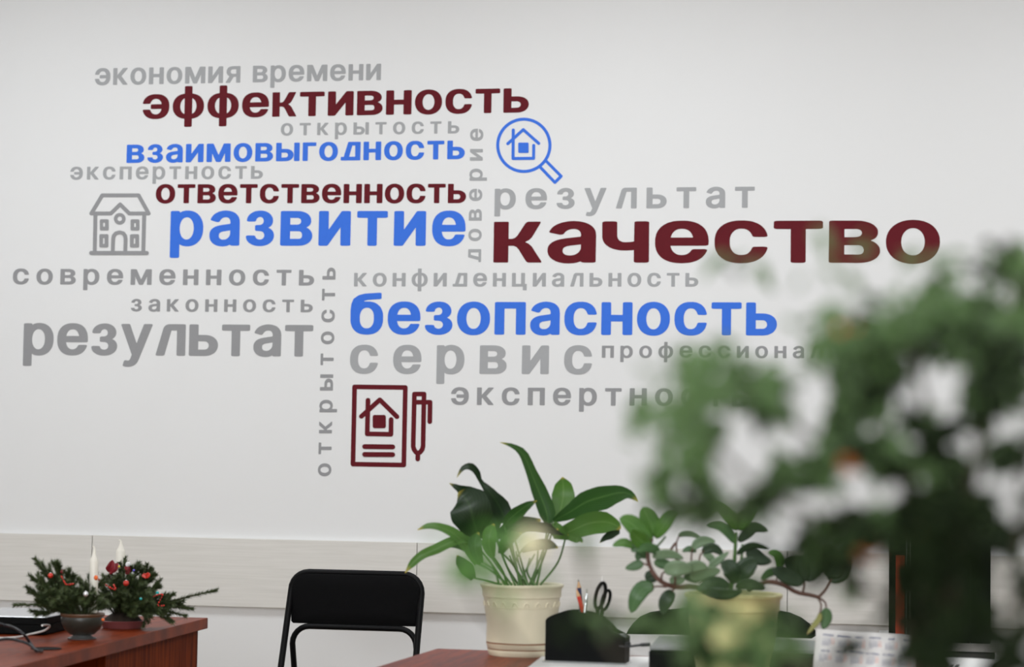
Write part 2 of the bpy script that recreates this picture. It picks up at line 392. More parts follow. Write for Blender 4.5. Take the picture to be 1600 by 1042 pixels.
# ------------------------------------------------------------------ lettering on the wall
GLYPHS = {
 'а': '343,-20 433,-18 493,-7 542,9 602,41 610,38 613,21 619,13 652,1 821,1 841,5 861,21 862,657 858,724 848,774 836,808 815,850 761,915 696,958 612,992 523,1009 423,1012 334,1000 247,975 175,939 105,884 65,833 26,758 30,741 45,730 204,683 234,681 264,692 308,758 353,795 405,816 473,822 513,816 551,799 578,774 596,741 605,707 609,666 604,641 596,632 562,623 314,588 244,573 175,550 115,519 77,490 35,440 15,398 0,323 4,239 19,180 45,130 63,105 116,55 175,20 264,-10|373,171 334,179 304,193 280,214 263,239 255,272 255,306 263,339 280,364 314,390 373,409 602,445 609,440 608,356 603,323 587,281 559,239 522,205 473,181 423,171',
 'б': '458,-12 543,-10 603,-3 702,27 752,52 792,79 852,139 882,181 905,223 938,315 955,432 955,574 938,683 906,775 884,817 854,858 824,892 785,925 712,969 662,988 613,1001 553,1009 483,1012 374,1005 365,1009 394,1035 493,1061 851,1089 881,1097 895,1109 897,1118 897,1252 889,1268 871,1278 841,1281 424,1254 235,1205 82,1093 20,934 0,733 2,432 19,315 52,223 75,181 127,114 164,80 205,52 247,30 304,9 354,-3|474,180 424,185 384,199 344,227 312,264 284,315 266,373 256,448 255,499 256,557 266,624 285,685 314,739 346,775 384,801 424,815 483,820 533,815 575,800 611,775 647,733 674,683 691,624 701,557 702,499 701,448 691,373 673,315 645,264 613,227 573,199 533,185',
 'в': '43,1 533,0 639,9 703,26 765,53 814,84 857,126 893,185 908,235 912,302 904,352 884,402 847,452 807,487 743,528 809,570 850,620 872,687 872,754 863,796 844,837 805,888 766,921 691,961 639,979 523,998 48,1000 17,992 2,980 0,26 14,9|270,196 261,201 263,419 544,419 565,415 592,402 622,369 638,319 636,268 618,231 586,207 544,196|270,605 261,611 261,796 264,804 502,802 555,787 579,770 592,754 603,720 600,678 582,645 548,620 523,611 481,605',
 'г': '41,1 215,1 240,9 253,26 255,799 274,803 642,803 672,810 687,821 690,829 691,971 681,988 662,997 642,1000 56,1000 26,996 2,980 0,26 14,9',
 'е': '457,-12 552,-9 652,9 708,30 781,72 844,131 876,172 915,248 930,289 929,306 910,320 890,325 694,323 668,306 645,264 622,237 572,199 512,182 433,183 403,191 371,206 343,227 317,256 280,323 259,407 274,410 910,410 940,419 953,432 955,440 954,574 937,683 909,766 866,842 805,909 731,959 642,993 572,1007 443,1012 334,999 240,967 165,921 125,885 95,850 50,775 20,691 3,591 0,448 13,340 40,248 85,164 145,96 184,65 247,30 304,9 353,-3|264,605 269,641 286,691 309,733 336,766 363,789 393,805 433,817 473,820 512,818 552,809 588,791 619,766 646,733 669,691 694,607 682,603',
 'з': '368,-10 474,-7 543,6 613,31 662,57 717,99 765,157 788,207 800,266 800,316 794,350 775,400 760,425 712,475 682,494 634,517 682,550 710,575 735,609 751,642 763,693 764,743 755,793 739,835 720,868 693,902 655,935 623,957 543,992 444,1010 364,1010 295,1000 235,984 155,946 106,909 57,852 33,801 22,751 23,718 51,701 235,700 255,707 266,718 276,759 291,785 304,797 344,820 394,830 424,828 456,818 487,793 504,768 513,734 510,684 496,651 472,626 444,609 418,601 304,595 285,590 266,575 264,458 269,442 295,427 434,419 474,405 505,383 530,350 541,299 530,249 506,216 483,198 449,182 414,176 374,177 334,185 292,207 265,237 254,274 245,283 225,292 36,293 10,283 0,266 6,216 25,165 56,120 106,73 165,38 225,14 295,-3',
 'и': '43,1 217,0 238,5 258,17 639,561 642,34 646,17 671,3 702,0 871,1 892,6 908,17 912,34 912,971 902,988 881,997 850,1000 702,1000 681,997 661,988 270,434 267,980 249,993 217,1000 49,1000 28,996 7,985 0,971 0,26 15,9',
 'й': '43,1 217,0 238,5 258,17 639,561 642,34 646,17 671,3 702,0 871,1 892,6 908,17 912,34 912,971 902,988 881,997 850,1000 702,1000 681,997 661,988 270,434 267,980 249,993 217,1000 49,1000 28,996 7,985 0,971 0,26 15,9|400,1080 470,1077 544,1086 607,1107 671,1145 721,1197 751,1247 769,1314 771,1348 766,1356 744,1369 723,1372 597,1373 565,1367 545,1348 538,1306 520,1272 491,1250 460,1241 426,1247 393,1272 374,1306 367,1348 363,1356 344,1368 312,1373 196,1373 175,1370 154,1362 142,1348 150,1281 170,1231 205,1180 240,1147 291,1114 344,1092',
 'к': '41,1 205,0 235,6 250,17 254,34 254,394 265,395 304,391 604,9 643,0 841,0 861,4 881,17 885,26 879,43 510,511 510,519 871,954 880,971 871,988 851,997 822,1000 633,1000 595,988 265,592 254,595 252,980 235,993 205,1000 46,1000 26,996 6,985 0,971 0,26 14,9',
 'л': '40,1 214,0 244,8 256,17 464,796 483,803 652,803 662,802 667,796 667,34 671,17 691,4 721,0 880,1 900,6 917,17 921,34 921,971 912,988 890,998 870,1000 393,1000 373,996 310,971 286,954 235,888 0,34 5,15 15,8',
 'д': '41,1 960,0 990,7 1005,17 1009,34 1009,971 1000,987 980,997 951,1000 424,1000 404,998 382,988 372,971 157,201 145,197 36,196 16,189 2,176 0,26 14,9|424,197 417,201 573,796 593,803 752,801 754,201 742,197',
 'м': '43,1 228,1 253,9 268,26 270,524 495,26 510,9 544,0 692,0 723,6 740,17 966,524 971,511 971,34 975,17 997,4 1018,0 1187,0 1208,2 1229,11 1236,17 1240,34 1240,971 1230,988 1208,998 1176,1000 934,1000 898,988 886,971 628,374 618,359 344,984 323,996 291,1000 49,1000 10,988 0,971 0,26 15,9',
 'н': '43,1 217,0 249,6 265,17 269,34 269,411 281,414 628,414 637,411 638,34 642,17 660,6 692,0 860,0 881,4 903,17 907,34 907,971 897,988 860,1000 692,1000 660,994 640,980 638,620 628,611 270,611 267,980 249,993 217,1000 49,1000 28,996 7,985 0,971 0,26 15,9',
 'о': '462,-20 573,-13 662,10 742,48 817,106 841,131 884,189 926,273 951,357 959,407 964,491 958,591 949,641 927,717 886,800 836,867 802,900 752,938 672,979 583,1004 483,1013 384,1005 294,980 215,940 175,911 129,867 76,795 37,717 13,633 2,549 0,499 6,399 27,307 42,265 75,198 123,131 187,72 265,25 344,-3 384,-12|483,173 444,176 400,189 362,215 323,256 294,305 275,357 260,432 256,491 260,558 271,616 293,683 321,733 354,770 394,800 434,814 483,820 533,814 573,798 613,769 643,733 668,691 690,633 705,558 708,491 705,432 690,357 671,307 642,257 612,223 573,194 533,179',
 'п': '43,1 228,1 255,9 270,26 270,796 281,803 291,803 618,803 628,802 637,796 637,26 652,9 692,0 860,0 881,5 902,17 906,34 906,971 896,988 878,996 850,1000 59,1000 28,996 7,985 0,971 0,26 15,9',
 'р': '41,-354 205,-355 235,-348 249,-337 254,-321 255,57 290,31 334,8 374,-6 424,-16 533,-19 622,-3 702,29 772,76 804,106 846,156 889,232 906,273 927,349 940,449 936,591 917,683 886,767 829,859 771,918 702,963 612,998 543,1010 493,1013 424,1009 364,997 312,976 255,939 250,943 249,976 245,983 215,998 46,1000 16,992 1,976 0,-329 14,-346|414,181 376,198 336,232 304,273 283,315 264,374 255,432 251,499 254,566 264,625 280,675 300,717 330,759 364,789 404,809 443,818 493,818 533,808 577,784 617,742 643,700 663,650 678,583 685,499 681,432 670,374 648,307 619,257 590,223 553,195 513,179 463,174',
 'с': '444,-12 533,-11 633,4 722,36 770,64 830,114 882,181 919,256 945,348 941,366 931,374 906,382 742,382 712,379 691,365 656,281 617,231 569,198 513,182 444,182 388,198 340,231 301,281 278,331 259,415 255,499 259,582 272,649 299,716 329,758 374,795 414,812 474,820 533,815 574,800 611,775 641,741 670,691 687,641 693,633 712,621 732,618 901,618 928,624 945,641 934,700 902,783 861,850 831,885 772,935 722,964 643,994 583,1006 454,1012 344,1001 255,973 184,934 141,900 109,867 63,800 28,716 7,624 0,499 8,373 17,323 41,248 86,164 111,131 165,80 245,31 295,12 344,-1',
 'т': '353,1 523,0 543,5 562,17 566,34 566,804 573,807 831,807 861,815 876,829 877,837 877,971 875,980 861,992 822,1000 46,1000 16,992 2,980 0,837 1,829 16,815 46,807 304,807 313,804 313,26 327,9',
 'у': '203,-360 263,-360 313,-353 362,-340 402,-322 442,-297 474,-268 530,-193 565,-117 978,962 979,979 969,989 949,998 929,1000 760,1000 730,992 715,979 492,358 482,377 263,981 243,995 223,1000 54,1000 22,995 0,979 1,962 358,25 316,-92 297,-126 275,-151 243,-166 144,-157 124,-164 110,-176 74,-310 77,-327 86,-335 114,-346',
 'ф': '472,-354 642,-354 662,-350 683,-337 687,-321 688,-19 782,-1 851,25 907,56 970,106 1021,165 1062,232 1094,315 1113,407 1119,491 1112,591 1092,683 1062,759 1039,801 996,859 961,895 901,941 811,984 742,1003 692,1010 687,1018 687,1294 675,1311 642,1321 473,1321 454,1316 435,1303 432,1018 426,1010 344,996 265,967 215,939 155,893 102,834 56,759 26,682 6,591 0,491 6,399 24,315 57,232 97,165 124,131 157,98 215,54 304,9 374,-10 431,-19 432,-329 446,-346|692,173 687,181 687,817 692,825 722,812 751,792 784,759 813,717 836,667 851,617 862,558 866,491 862,432 853,382 835,324 815,282 786,240 763,215 731,190|404,181 374,200 347,223 319,257 295,299 266,382 257,432 253,499 257,558 267,617 283,667 306,717 335,759 368,792 391,809 424,824 432,817 432,181 424,174',
 'ц': '810,-271 997,-271 1022,-263 1036,-246 1037,172 1029,184 1008,194 913,197 906,206 906,967 902,981 888,992 860,1000 692,1000 654,992 637,976 637,206 631,198 270,197 268,976 252,992 217,1000 49,1000 17,992 6,984 0,967 2,22 17,8 49,0 765,-2 768,-246 782,-263',
 'ч': '624,1 792,0 823,9 836,26 835,980 822,992 792,1000 633,1000 613,997 593,988 584,971 584,519 577,511 533,502 414,492 364,498 318,519 290,545 267,586 256,637 254,670 252,980 235,993 205,1000 46,1000 16,992 2,980 0,971 2,620 14,553 26,511 46,469 75,427 107,394 140,369 185,342 243,319 344,298 404,295 493,298 583,310 584,26 598,9',
 'ы': '43,1 523,1 597,10 649,23 703,43 744,64 776,85 818,123 867,193 896,277 901,335 897,386 888,427 871,469 853,503 820,545 755,596 681,632 576,658 481,664 281,664 270,668 269,971 259,988 228,999 38,999 10,988 0,971 0,26 15,9|992,1 1176,1 1203,9 1218,26 1218,971 1208,988 1176,999 987,999 959,988 949,971 949,26 963,9|270,200 270,462 281,465 512,462 565,444 596,419 610,402 629,352 626,294 605,252 565,218 534,205 491,198 281,197',
 'ь': '43,1 523,1 597,10 649,23 703,43 744,64 776,85 818,123 867,193 896,277 901,335 897,386 888,427 871,469 853,503 820,545 755,596 681,632 576,658 481,664 281,664 270,668 269,971 259,988 228,999 38,999 10,988 0,971 0,26 15,9|270,200 270,462 281,465 512,462 565,444 596,419 610,402 629,352 626,294 605,252 565,218 534,205 491,198 281,197',
 'э': '433,-12 543,-9 612,2 692,27 772,73 834,131 885,206 917,281 939,382 946,499 938,624 929,674 906,750 862,833 804,900 736,951 652,988 553,1008 424,1011 354,1004 264,982 184,942 113,884 62,817 25,741 0,649 6,632 36,619 205,618 235,622 255,635 288,716 326,767 374,801 434,818 503,818 553,805 599,775 636,733 668,666 682,616 682,598 334,596 304,586 293,574 292,566 292,432 302,415 314,409 344,404 672,404 684,398 668,331 645,281 614,239 573,206 533,188 473,180 414,185 374,199 344,218 313,248 277,306 255,365 225,381 46,382 13,373 0,357 13,298 45,214 86,147 145,87 189,55 264,18 354,-4',
 'ю': '838,-20 911,-18 1000,-2 1050,14 1120,50 1164,81 1216,131 1265,198 1298,265 1324,348 1334,407 1339,499 1333,591 1316,675 1299,725 1261,800 1218,859 1179,898 1120,942 1074,968 1000,995 951,1005 861,1013 772,1006 712,994 640,968 594,942 533,896 497,859 454,800 431,758 402,683 383,599 374,596 255,596 247,599 246,608 246,968 241,984 225,995 195,1000 46,1000 26,996 6,985 0,968 0,31 7,14 26,4 46,0 195,0 225,5 239,14 246,31 246,399 255,403 374,403 382,399 400,315 432,231 474,163 532,97 593,51 672,11 762,-13|802,180 762,197 728,223 698,256 669,307 650,357 635,432 631,491 635,558 644,608 661,666 686,717 717,758 756,792 792,809 831,818 881,819 931,806 971,784 1006,750 1044,691 1063,641 1077,583 1084,499 1080,432 1070,374 1047,307 1020,260 988,223 951,195 901,177 851,173',
 'я': '40,1 224,0 264,10 274,20 473,347 482,354 636,352 637,26 650,9 681,0 840,0 870,6 885,17 889,34 889,971 880,988 860,997 840,1000 453,1000 333,990 274,976 217,954 173,929 140,904 108,871 67,804 50,754 41,670 51,586 66,545 109,478 174,421 223,394 0,34 5,15 15,8|403,544 368,553 343,566 321,586 306,611 296,653 296,695 306,737 323,764 353,789 413,807 473,810 632,809 636,804 636,545 622,538 473,538',
 '0': '400,-12 595,0 768,104 881,286 935,534 927,856 849,1104 719,1259 520,1335 322,1314 173,1221 54,1030 0,782 9,459 89,211 223,57|446,184 347,221 262,335 207,707 285,1030 372,1116 471,1139 583,1104 665,1005 728,608 647,286 570,209',
 '1': '13,5 793,0 834,30 818,191 553,203 549,1294 521,1321 322,1320 20,1096 18,922 49,887 331,1071 332,228 322,195 0,181',
 '2': '13,5 819,0 862,30 843,197 316,203 719,647 828,848 803,1121 620,1297 447,1337 273,1315 145,1245 44,1121 2,972 25,898 199,904 258,1071 397,1138 571,1090 631,947 544,749 0,161',
 '3': '383,-12 706,38 834,137 905,261 923,434 858,608 724,728 543,782 868,1153 848,1321 66,1302 79,1125 562,1104 282,782 282,633 525,603 649,539 707,410 674,274 575,201 414,186 277,244 203,384 0,360 36,211 109,112',
 '4': '616,5 798,5 813,253 981,278 978,451 811,476 798,840 600,823 599,476 256,476 723,1270 699,1321 525,1314 0,426 29,262 599,253',
 '5': '352,-12 571,4 744,107 854,286 874,484 810,682 670,826 471,886 248,853 276,1104 794,1122 794,1319 88,1302 25,633 199,610 323,673 471,681 595,610 656,484 620,286 471,187 298,218 199,375 0,367 19,236 98,112',
 '6': '356,-12 517,-8 666,51 780,162 846,310 846,534 765,699 617,808 398,856 689,1277 666,1321 461,1302 110,782 3,534 0,335 71,162 195,45|369,186 225,310 216,509 319,633 493,648 622,534 634,335 540,211',
 '7': '100,5 277,0 317,30 866,1121 850,1319 4,1304 0,1146 29,1121 624,1121 95,55',
 '8': '364,-12 560,-7 734,58 858,180 908,335 869,534 728,682 850,881 837,1104 709,1261 511,1334 337,1327 188,1264 81,1153 32,1005 60,831 166,682 13,509 0,261 119,87|387,186 223,286 221,459 362,572 585,550 682,434 669,286 560,199|411,780 276,856 257,1030 362,1127 535,1126 635,1033 640,906 560,805',
 '9': '170,5 391,25 730,526 835,749 853,947 800,1121 689,1251 540,1324 342,1331 193,1277 75,1170 4,1022 0,798 80,625 218,519 455,476 166,55|367,670 233,774 211,972 317,1115 466,1138 603,1046 640,848 540,695',
}
BOLD_GLYPHS = {
 'а': '298,-15 382,-21 471,-14 531,0 600,30 629,7 669,0 827,0 858,7 877,22 880,653 871,749 861,787 842,831 801,890 739,942 669,977 580,1002 471,1013 372,1006 263,979 174,937 105,883 66,834 26,757 28,742 48,727 204,681 244,678 283,690 328,757 372,793 422,813 481,818 521,811 553,794 575,772 595,735 603,698 605,660 600,638 591,631 323,591 244,574 184,554 127,527 76,490 36,442 15,401 2,349 0,267 17,186 46,130 86,82 145,37 209,7|372,177 342,186 316,200 294,223 282,245 275,275 277,319 284,341 298,364 341,393 392,409 600,441 605,438 604,356 598,319 580,275 554,237 511,202 471,183 422,175',
 'б': '388,-6 482,-12 561,-10 670,11 730,33 802,75 848,116 903,187 941,268 965,365 973,432 973,565 967,625 955,684 939,736 904,810 874,855 815,914 774,944 730,967 680,986 621,1001 561,1010 389,1010 413,1031 512,1057 868,1084 898,1093 908,1100 915,1114 915,1248 909,1263 888,1275 848,1280 413,1251 235,1203 90,1099 79,1085 19,929 0,736 2,432 8,372 20,313 48,231 72,187 103,142 163,83 206,53 255,29 304,11|453,186 420,194 379,216 347,246 317,291 295,343 281,409 277,550 287,625 297,662 319,714 351,758 385,788 423,807 462,815 512,815 552,807 591,787 624,758 659,706 680,654 694,587 697,446 689,380 671,320 653,283 621,239 591,213 552,193 512,185',
 'в': '26,6 71,0 532,0 627,6 690,18 762,43 826,81 874,125 911,184 928,236 931,303 923,355 905,399 868,451 815,496 759,526 820,563 851,592 867,615 881,644 892,689 891,756 883,793 867,830 822,889 786,919 734,949 658,977 595,991 532,998 60,1000 24,993 3,978 0,36 3,21|291,200 283,207 283,414 291,418 553,417 594,399 619,370 635,318 632,266 612,229 585,209 543,200|291,606 283,615 283,793 288,800 511,798 564,779 592,748 601,711 597,674 574,638 543,618 490,607',
 'г': '25,6 57,0 225,1 255,8 265,14 275,28 275,793 294,799 651,799 690,807 702,815 710,830 710,971 700,986 680,995 651,1000 57,1000 23,993 3,978 0,36 3,21',
 'е': '387,-6 491,-12 610,-3 679,14 759,48 801,75 865,135 914,209 948,291 948,305 942,313 907,328 699,327 670,313 630,250 584,209 531,188 472,185 419,194 373,221 334,261 302,320 281,402 294,408 917,408 953,417 970,432 974,513 965,632 941,728 904,810 854,877 785,936 731,966 650,995 590,1006 531,1011 402,1008 327,996 234,963 158,914 100,855 49,773 20,691 2,580 0,454 4,395 25,291 58,209 108,135 145,98 182,68 264,24 311,9|284,609 307,691 332,736 357,766 383,787 412,803 442,812 482,815 531,812 561,803 590,786 615,766 641,736 665,691 690,610 679,605 294,605',
 'з': '316,-5 403,-11 482,-7 561,8 631,32 708,77 749,115 787,166 813,233 819,285 817,322 805,374 792,403 760,448 736,470 704,492 658,515 659,522 700,549 727,574 755,611 769,641 780,685 783,722 777,774 764,819 729,878 670,936 591,980 522,1000 452,1010 363,1009 274,994 205,970 146,938 91,893 43,826 26,774 20,730 24,715 47,701 76,695 235,695 264,701 286,715 297,760 318,789 353,813 393,825 433,824 462,812 486,789 503,760 511,715 506,678 492,648 470,626 442,609 413,600 304,596 269,581 262,567 262,455 268,441 294,427 433,419 472,405 505,381 529,344 538,300 526,248 504,218 475,196 442,183 403,179 363,185 333,196 301,218 284,240 277,270 265,285 225,297 47,297 17,288 0,270 6,218 25,166 49,129 86,91 137,55 195,27 254,7',
 'и': '26,6 60,0 218,0 249,4 273,14 637,529 639,36 642,21 669,5 711,0 878,1 910,8 928,21 931,36 931,963 928,978 921,986 889,998 857,1000 700,999 658,986 302,479 293,481 291,488 288,978 260,996 218,1000 50,999 24,993 3,978 0,36 3,21',
 'к': '0,986 14,1000 255,1000 269,986 269,581 333,581 379,600 421,647 474,753 566,949 595,986 627,1000 835,1000 850,986 843,958 733,707 690,614 644,553 573,502 637,460 694,391 775,223 867,37 871,9 857,0 634,0 602,19 577,60 457,316 414,381 361,409 269,409 269,14 255,0 14,0 0,14',
 'л': '24,6 56,0 224,0 256,6 278,21 483,793 501,799 650,799 664,793 664,36 667,21 689,6 729,0 887,0 917,7 936,21 939,36 939,963 936,978 929,986 907,996 877,1000 402,1000 368,993 303,967 288,956 233,882 0,36 2,21',
 'д': '25,6 67,0 967,0 997,5 1016,14 1023,21 1026,36 1026,963 1023,978 1017,986 987,998 957,1000 433,1000 403,996 380,986 371,971 158,207 146,201 37,198 17,192 1,177 0,28 10,14|443,202 438,207 592,793 611,799 739,799 749,796 751,207 739,201',
 'м': '26,6 60,0 228,0 264,6 287,21 290,36 291,475 293,459 302,451 492,28 511,9 553,0 700,0 738,6 761,21 962,474 966,459 966,36 969,21 992,6 1025,0 1203,0 1247,14 1254,21 1258,36 1255,978 1234,993 1193,1000 941,1000 910,994 894,986 883,971 637,404 627,391 364,983 343,994 302,1000 60,1000 29,995 10,986 3,978 0,963 0,36 3,21',
 'н': '26,6 60,0 239,1 270,8 288,21 291,36 291,407 302,412 616,412 634,407 634,36 638,21 661,6 700,0 878,1 900,6 923,21 926,36 926,963 923,978 916,986 899,994 868,1000 700,1000 659,993 637,978 634,622 632,615 627,613 292,615 288,978 260,996 218,1000 50,999 24,993 3,978 0,36 3,21',
 'о': '404,-14 491,-20 590,-12 679,11 764,53 831,105 883,164 907,201 940,268 967,357 974,401 980,490 974,594 966,639 944,713 905,795 856,861 827,891 768,937 681,980 590,1004 491,1013 382,1003 293,978 214,938 155,893 125,863 75,795 38,721 12,631 0,542 0,453 5,401 14,349 37,275 75,196 121,134 149,105 216,53 303,10|471,178 431,186 390,209 352,245 326,283 305,327 285,401 277,461 277,520 283,580 297,639 317,691 343,734 372,768 407,795 442,810 491,816 540,809 580,790 625,750 651,713 676,661 691,609 701,550 703,468 697,409 683,349 662,298 628,246 590,209 560,191 521,179',
 'п': '26,6 60,0 239,1 270,8 281,14 292,28 292,793 312,799 616,799 634,793 634,28 645,14 658,7 700,0 868,0 899,6 922,21 925,36 925,963 922,978 915,986 889,997 857,1000 71,1000 29,995 3,978 0,36 3,21',
 'р': '25,-347 57,-353 225,-352 255,-345 272,-332 275,-317 275,32 284,36 334,9 373,-5 463,-19 552,-18 641,-1 720,31 788,76 841,128 888,196 910,239 934,306 953,403 958,544 946,640 935,685 908,759 866,833 836,870 791,915 720,962 631,996 552,1010 502,1013 433,1009 367,996 314,976 275,952 265,982 245,994 215,1000 47,999 14,989 1,974 0,-317 3,-332|453,179 413,191 373,217 338,254 312,299 292,351 280,403 273,469 273,536 280,596 292,648 312,699 340,744 376,781 413,803 453,814 492,815 539,803 571,784 606,751 632,714 653,670 673,596 681,529 681,469 674,410 661,351 641,299 614,254 581,219 542,192 492,178',
 'с': '384,-6 471,-12 589,-6 688,17 748,43 817,89 876,150 921,224 951,306 962,358 950,372 936,380 896,386 718,383 698,376 685,365 652,283 609,229 583,209 553,194 491,185 431,190 382,213 345,246 308,306 289,358 277,424 275,543 282,610 298,669 322,721 357,766 395,795 441,812 491,815 538,810 576,795 609,771 640,736 665,691 688,632 718,617 906,615 946,625 961,640 950,699 919,781 899,818 853,877 814,914 772,944 698,980 649,995 540,1011 401,1009 303,989 241,966 167,921 105,862 60,795 39,751 16,677 0,565 0,432 5,380 24,291 61,202 84,165 135,105 204,53 293,14',
 'т': '337,6 373,0 532,0 561,6 582,21 585,36 585,800 838,803 882,815 895,830 895,971 878,990 838,1000 57,1000 23,993 3,978 0,837 5,822 13,815 57,803 311,800 312,28 322,14',
 'у': '160,-353 214,-358 273,-358 333,-350 382,-336 427,-316 471,-286 508,-249 541,-204 584,-115 996,961 997,976 981,990 946,1000 768,1000 738,995 717,983 501,392 491,409 281,983 263,994 234,1000 56,1000 16,991 0,976 1,961 356,26 313,-93 291,-130 273,-148 253,-160 244,-160 184,-151 154,-151 125,-160 109,-175 74,-316 95,-335',
 'ф': '455,-347 492,-353 650,-353 681,-347 702,-332 706,-317 706,-20 799,1 868,26 919,54 985,106 1038,165 1078,232 1111,314 1129,403 1135,492 1129,588 1111,677 1079,759 1038,826 1008,863 979,892 921,937 878,962 831,981 789,995 706,1011 705,1293 690,1310 660,1319 482,1320 453,1313 434,1301 430,1286 429,1011 344,994 265,965 214,937 149,885 97,826 57,759 25,677 6,588 0,492 13,358 40,269 57,232 98,165 158,98 215,55 255,32 334,1 430,-20 430,-325 440,-339|423,184 392,202 367,225 343,254 316,299 287,380 278,432 274,492 277,551 287,610 315,692 356,759 393,795 423,814 429,811 430,803 430,195 429,187|710,183 706,187 706,811 710,814 731,803 766,774 796,737 821,692 848,610 858,551 861,492 858,432 848,380 819,299 793,254 768,225 733,195',
 'ч': '606,6 641,0 799,0 838,10 855,28 852,978 828,994 789,1000 631,999 601,992 584,978 581,518 570,511 522,501 423,494 383,499 340,518 308,548 288,585 276,637 275,667 272,978 252,993 215,1000 57,1000 17,990 0,971 3,615 11,563 24,518 48,466 77,425 138,370 189,340 245,318 294,305 363,295 462,294 580,303 581,28 591,14',
 'ы': '26,6 60,0 501,0 585,6 669,24 763,66 796,88 838,125 889,199 914,273 920,333 918,370 909,422 889,474 861,518 836,547 768,600 690,636 585,660 501,665 292,667 291,971 281,986 249,998 50,999 18,990 0,971 0,36 3,21|970,6 1004,0 1182,1 1214,8 1224,14 1235,28 1235,971 1224,986 1193,998 994,999 962,990 944,971 944,36 948,21|302,201 291,207 291,459 302,463 522,460 564,443 604,407 622,370 626,310 621,288 606,258 577,229 543,210 511,203',
 'ь': '26,6 60,0 501,0 585,6 669,24 763,66 796,88 838,125 889,199 914,273 920,333 918,370 909,422 889,474 861,518 836,547 768,600 690,636 585,660 501,665 292,667 291,971 281,986 249,998 50,999 18,990 0,971 0,36 3,21|302,201 291,207 291,459 302,463 522,460 564,443 604,407 622,370 626,310 621,288 606,258 577,229 543,210 511,203',
 'э': '371,-6 492,-12 571,-7 670,14 749,49 791,76 854,135 900,202 937,291 956,380 961,432 962,565 948,669 919,758 879,832 821,899 750,951 662,988 561,1008 423,1011 314,995 225,963 148,914 89,855 42,781 12,699 1,640 7,631 27,620 57,615 245,617 274,633 308,714 328,743 355,773 383,794 413,807 472,816 531,809 578,788 618,751 651,699 664,669 679,610 680,602 670,598 344,598 305,588 291,573 290,432 299,417 311,410 344,402 670,402 680,396 665,335 642,283 602,231 561,202 522,188 472,184 423,190 383,206 350,231 324,261 298,306 276,365 245,382 47,385 17,376 0,358 10,306 40,224 86,150 118,113 175,66 225,37 304,8',
 'я': '24,6 56,0 234,0 264,4 286,14 492,348 501,352 620,352 633,348 634,28 644,14 660,6 689,0 848,0 882,6 904,21 907,36 907,963 905,978 898,986 877,996 848,1000 462,1000 343,990 274,974 224,956 171,926 113,874 81,830 65,800 51,756 41,674 43,629 52,585 65,548 84,511 112,474 143,444 175,421 215,399 220,392 0,36 2,21|412,546 383,555 358,570 337,592 321,629 317,696 326,733 344,763 373,787 422,802 482,806 630,804 633,800 633,548 630,541 482,541',
}

def glyph(S, ch):
    return [[tuple(int(a) for a in p.split(',')) for p in l.split(' ')] for l in S[ch].split('|')]
GC = {k: glyph(GLYPHS, k) for k in GLYPHS}
GB = {k: glyph(BOLD_GLYPHS, k) for k in BOLD_GLYPHS}
def gw(ch, S=None): return max(p[0] for l in (S or GC)[ch] for p in l)/1000

def flat_mesh(name, loops, extrude, mat):
    """filled outlines in the xz plane as a mesh with a little thickness; loops in metres"""
    cu = bpy.data.curves.new(name, 'CURVE'); cu.dimensions = '2D'; cu.fill_mode = 'BOTH'; cu.extrude = extrude
    for L in loops:
        s = cu.splines.new('POLY'); s.points.add(len(L)-1); s.use_cyclic_u = True
        for i, (x, y) in enumerate(L): s.points[i].co = (x, y, 0, 1)
    t = bpy.data.objects.new(name, cu); COL.objects.link(t)
    me = bpy.data.meshes.new_from_object(t.evaluated_get(bpy.context.evaluated_depsgraph_get()))
    bpy.data.objects.remove(t); bpy.data.curves.remove(cu)
    me.name = name
    me.materials.clear(); me.materials.append(mat)
    return me
def wall_decal(name, loops, mat, parent, t=.0007):
    """loops in picture coordinates are laid on the wall as a thin vinyl cut-out"""
    L3 = [[on_y(u, v, -t) for (u, v) in L] for L in loops]
    org = ORG[parent.name]
    me = flat_mesh(name, [[(p.x-org.x, p.z-org.z) for p in L] for L in L3], t*.45, mat)
    for v in me.vertices:
        x, y, z = v.co; v.co = (x, -t*.55-z-org.y, y)
    me.flip_normals(); me.update()
    o = bpy.data.objects.new(name, me); COL.objects.link(o)
    o.parent = parent; ORG[o.name] = org
    return o

def word(txt, p0, p1, xh0, xh1, kx, mat, label, up=False, bold=False):
    """txt between p0 and p1 (left and right end on the base line), x-height in pixels at both ends"""
    S = GB if bold else GC
    p0 = Vector(p0); p1 = Vector(p1)
    total = (p1-p0).length; d = (p1-p0)/total
    xm = (xh0+xh1)/2
    w = [gw(c, S)*xm*kx if c != ' ' else .42*xm*kx for c in txt]
    track = (total-sum(w))/(len(txt)-1)
    mid = on_y(*((p0+p1)/2))
    t = thing('wall_lettering', label, 'wall lettering', (mid.x, 0, mid.z), 'words of the wall lettering')
    x = 0
    for c, wi in zip(txt, w):
        if c != ' ':
            loops = []
            for L in S[c]:
                o = []
                for (gx, gy) in L:
                    a = x+gx/1000*xm*kx
                    h = gy/1000*(xh0+(xh1-xh0)*a/total)
                    q = p0+d*a
                    if up: o.append((q.x-h, q.y))
                    else:
                        le = -.0277+.0000172*(q.x-100)
                        o.append((q.x-h*le, q.y-h))
                loops.append(o)
            wall_decal('letter', loops, mat, t)
        x += wi+track
    return t

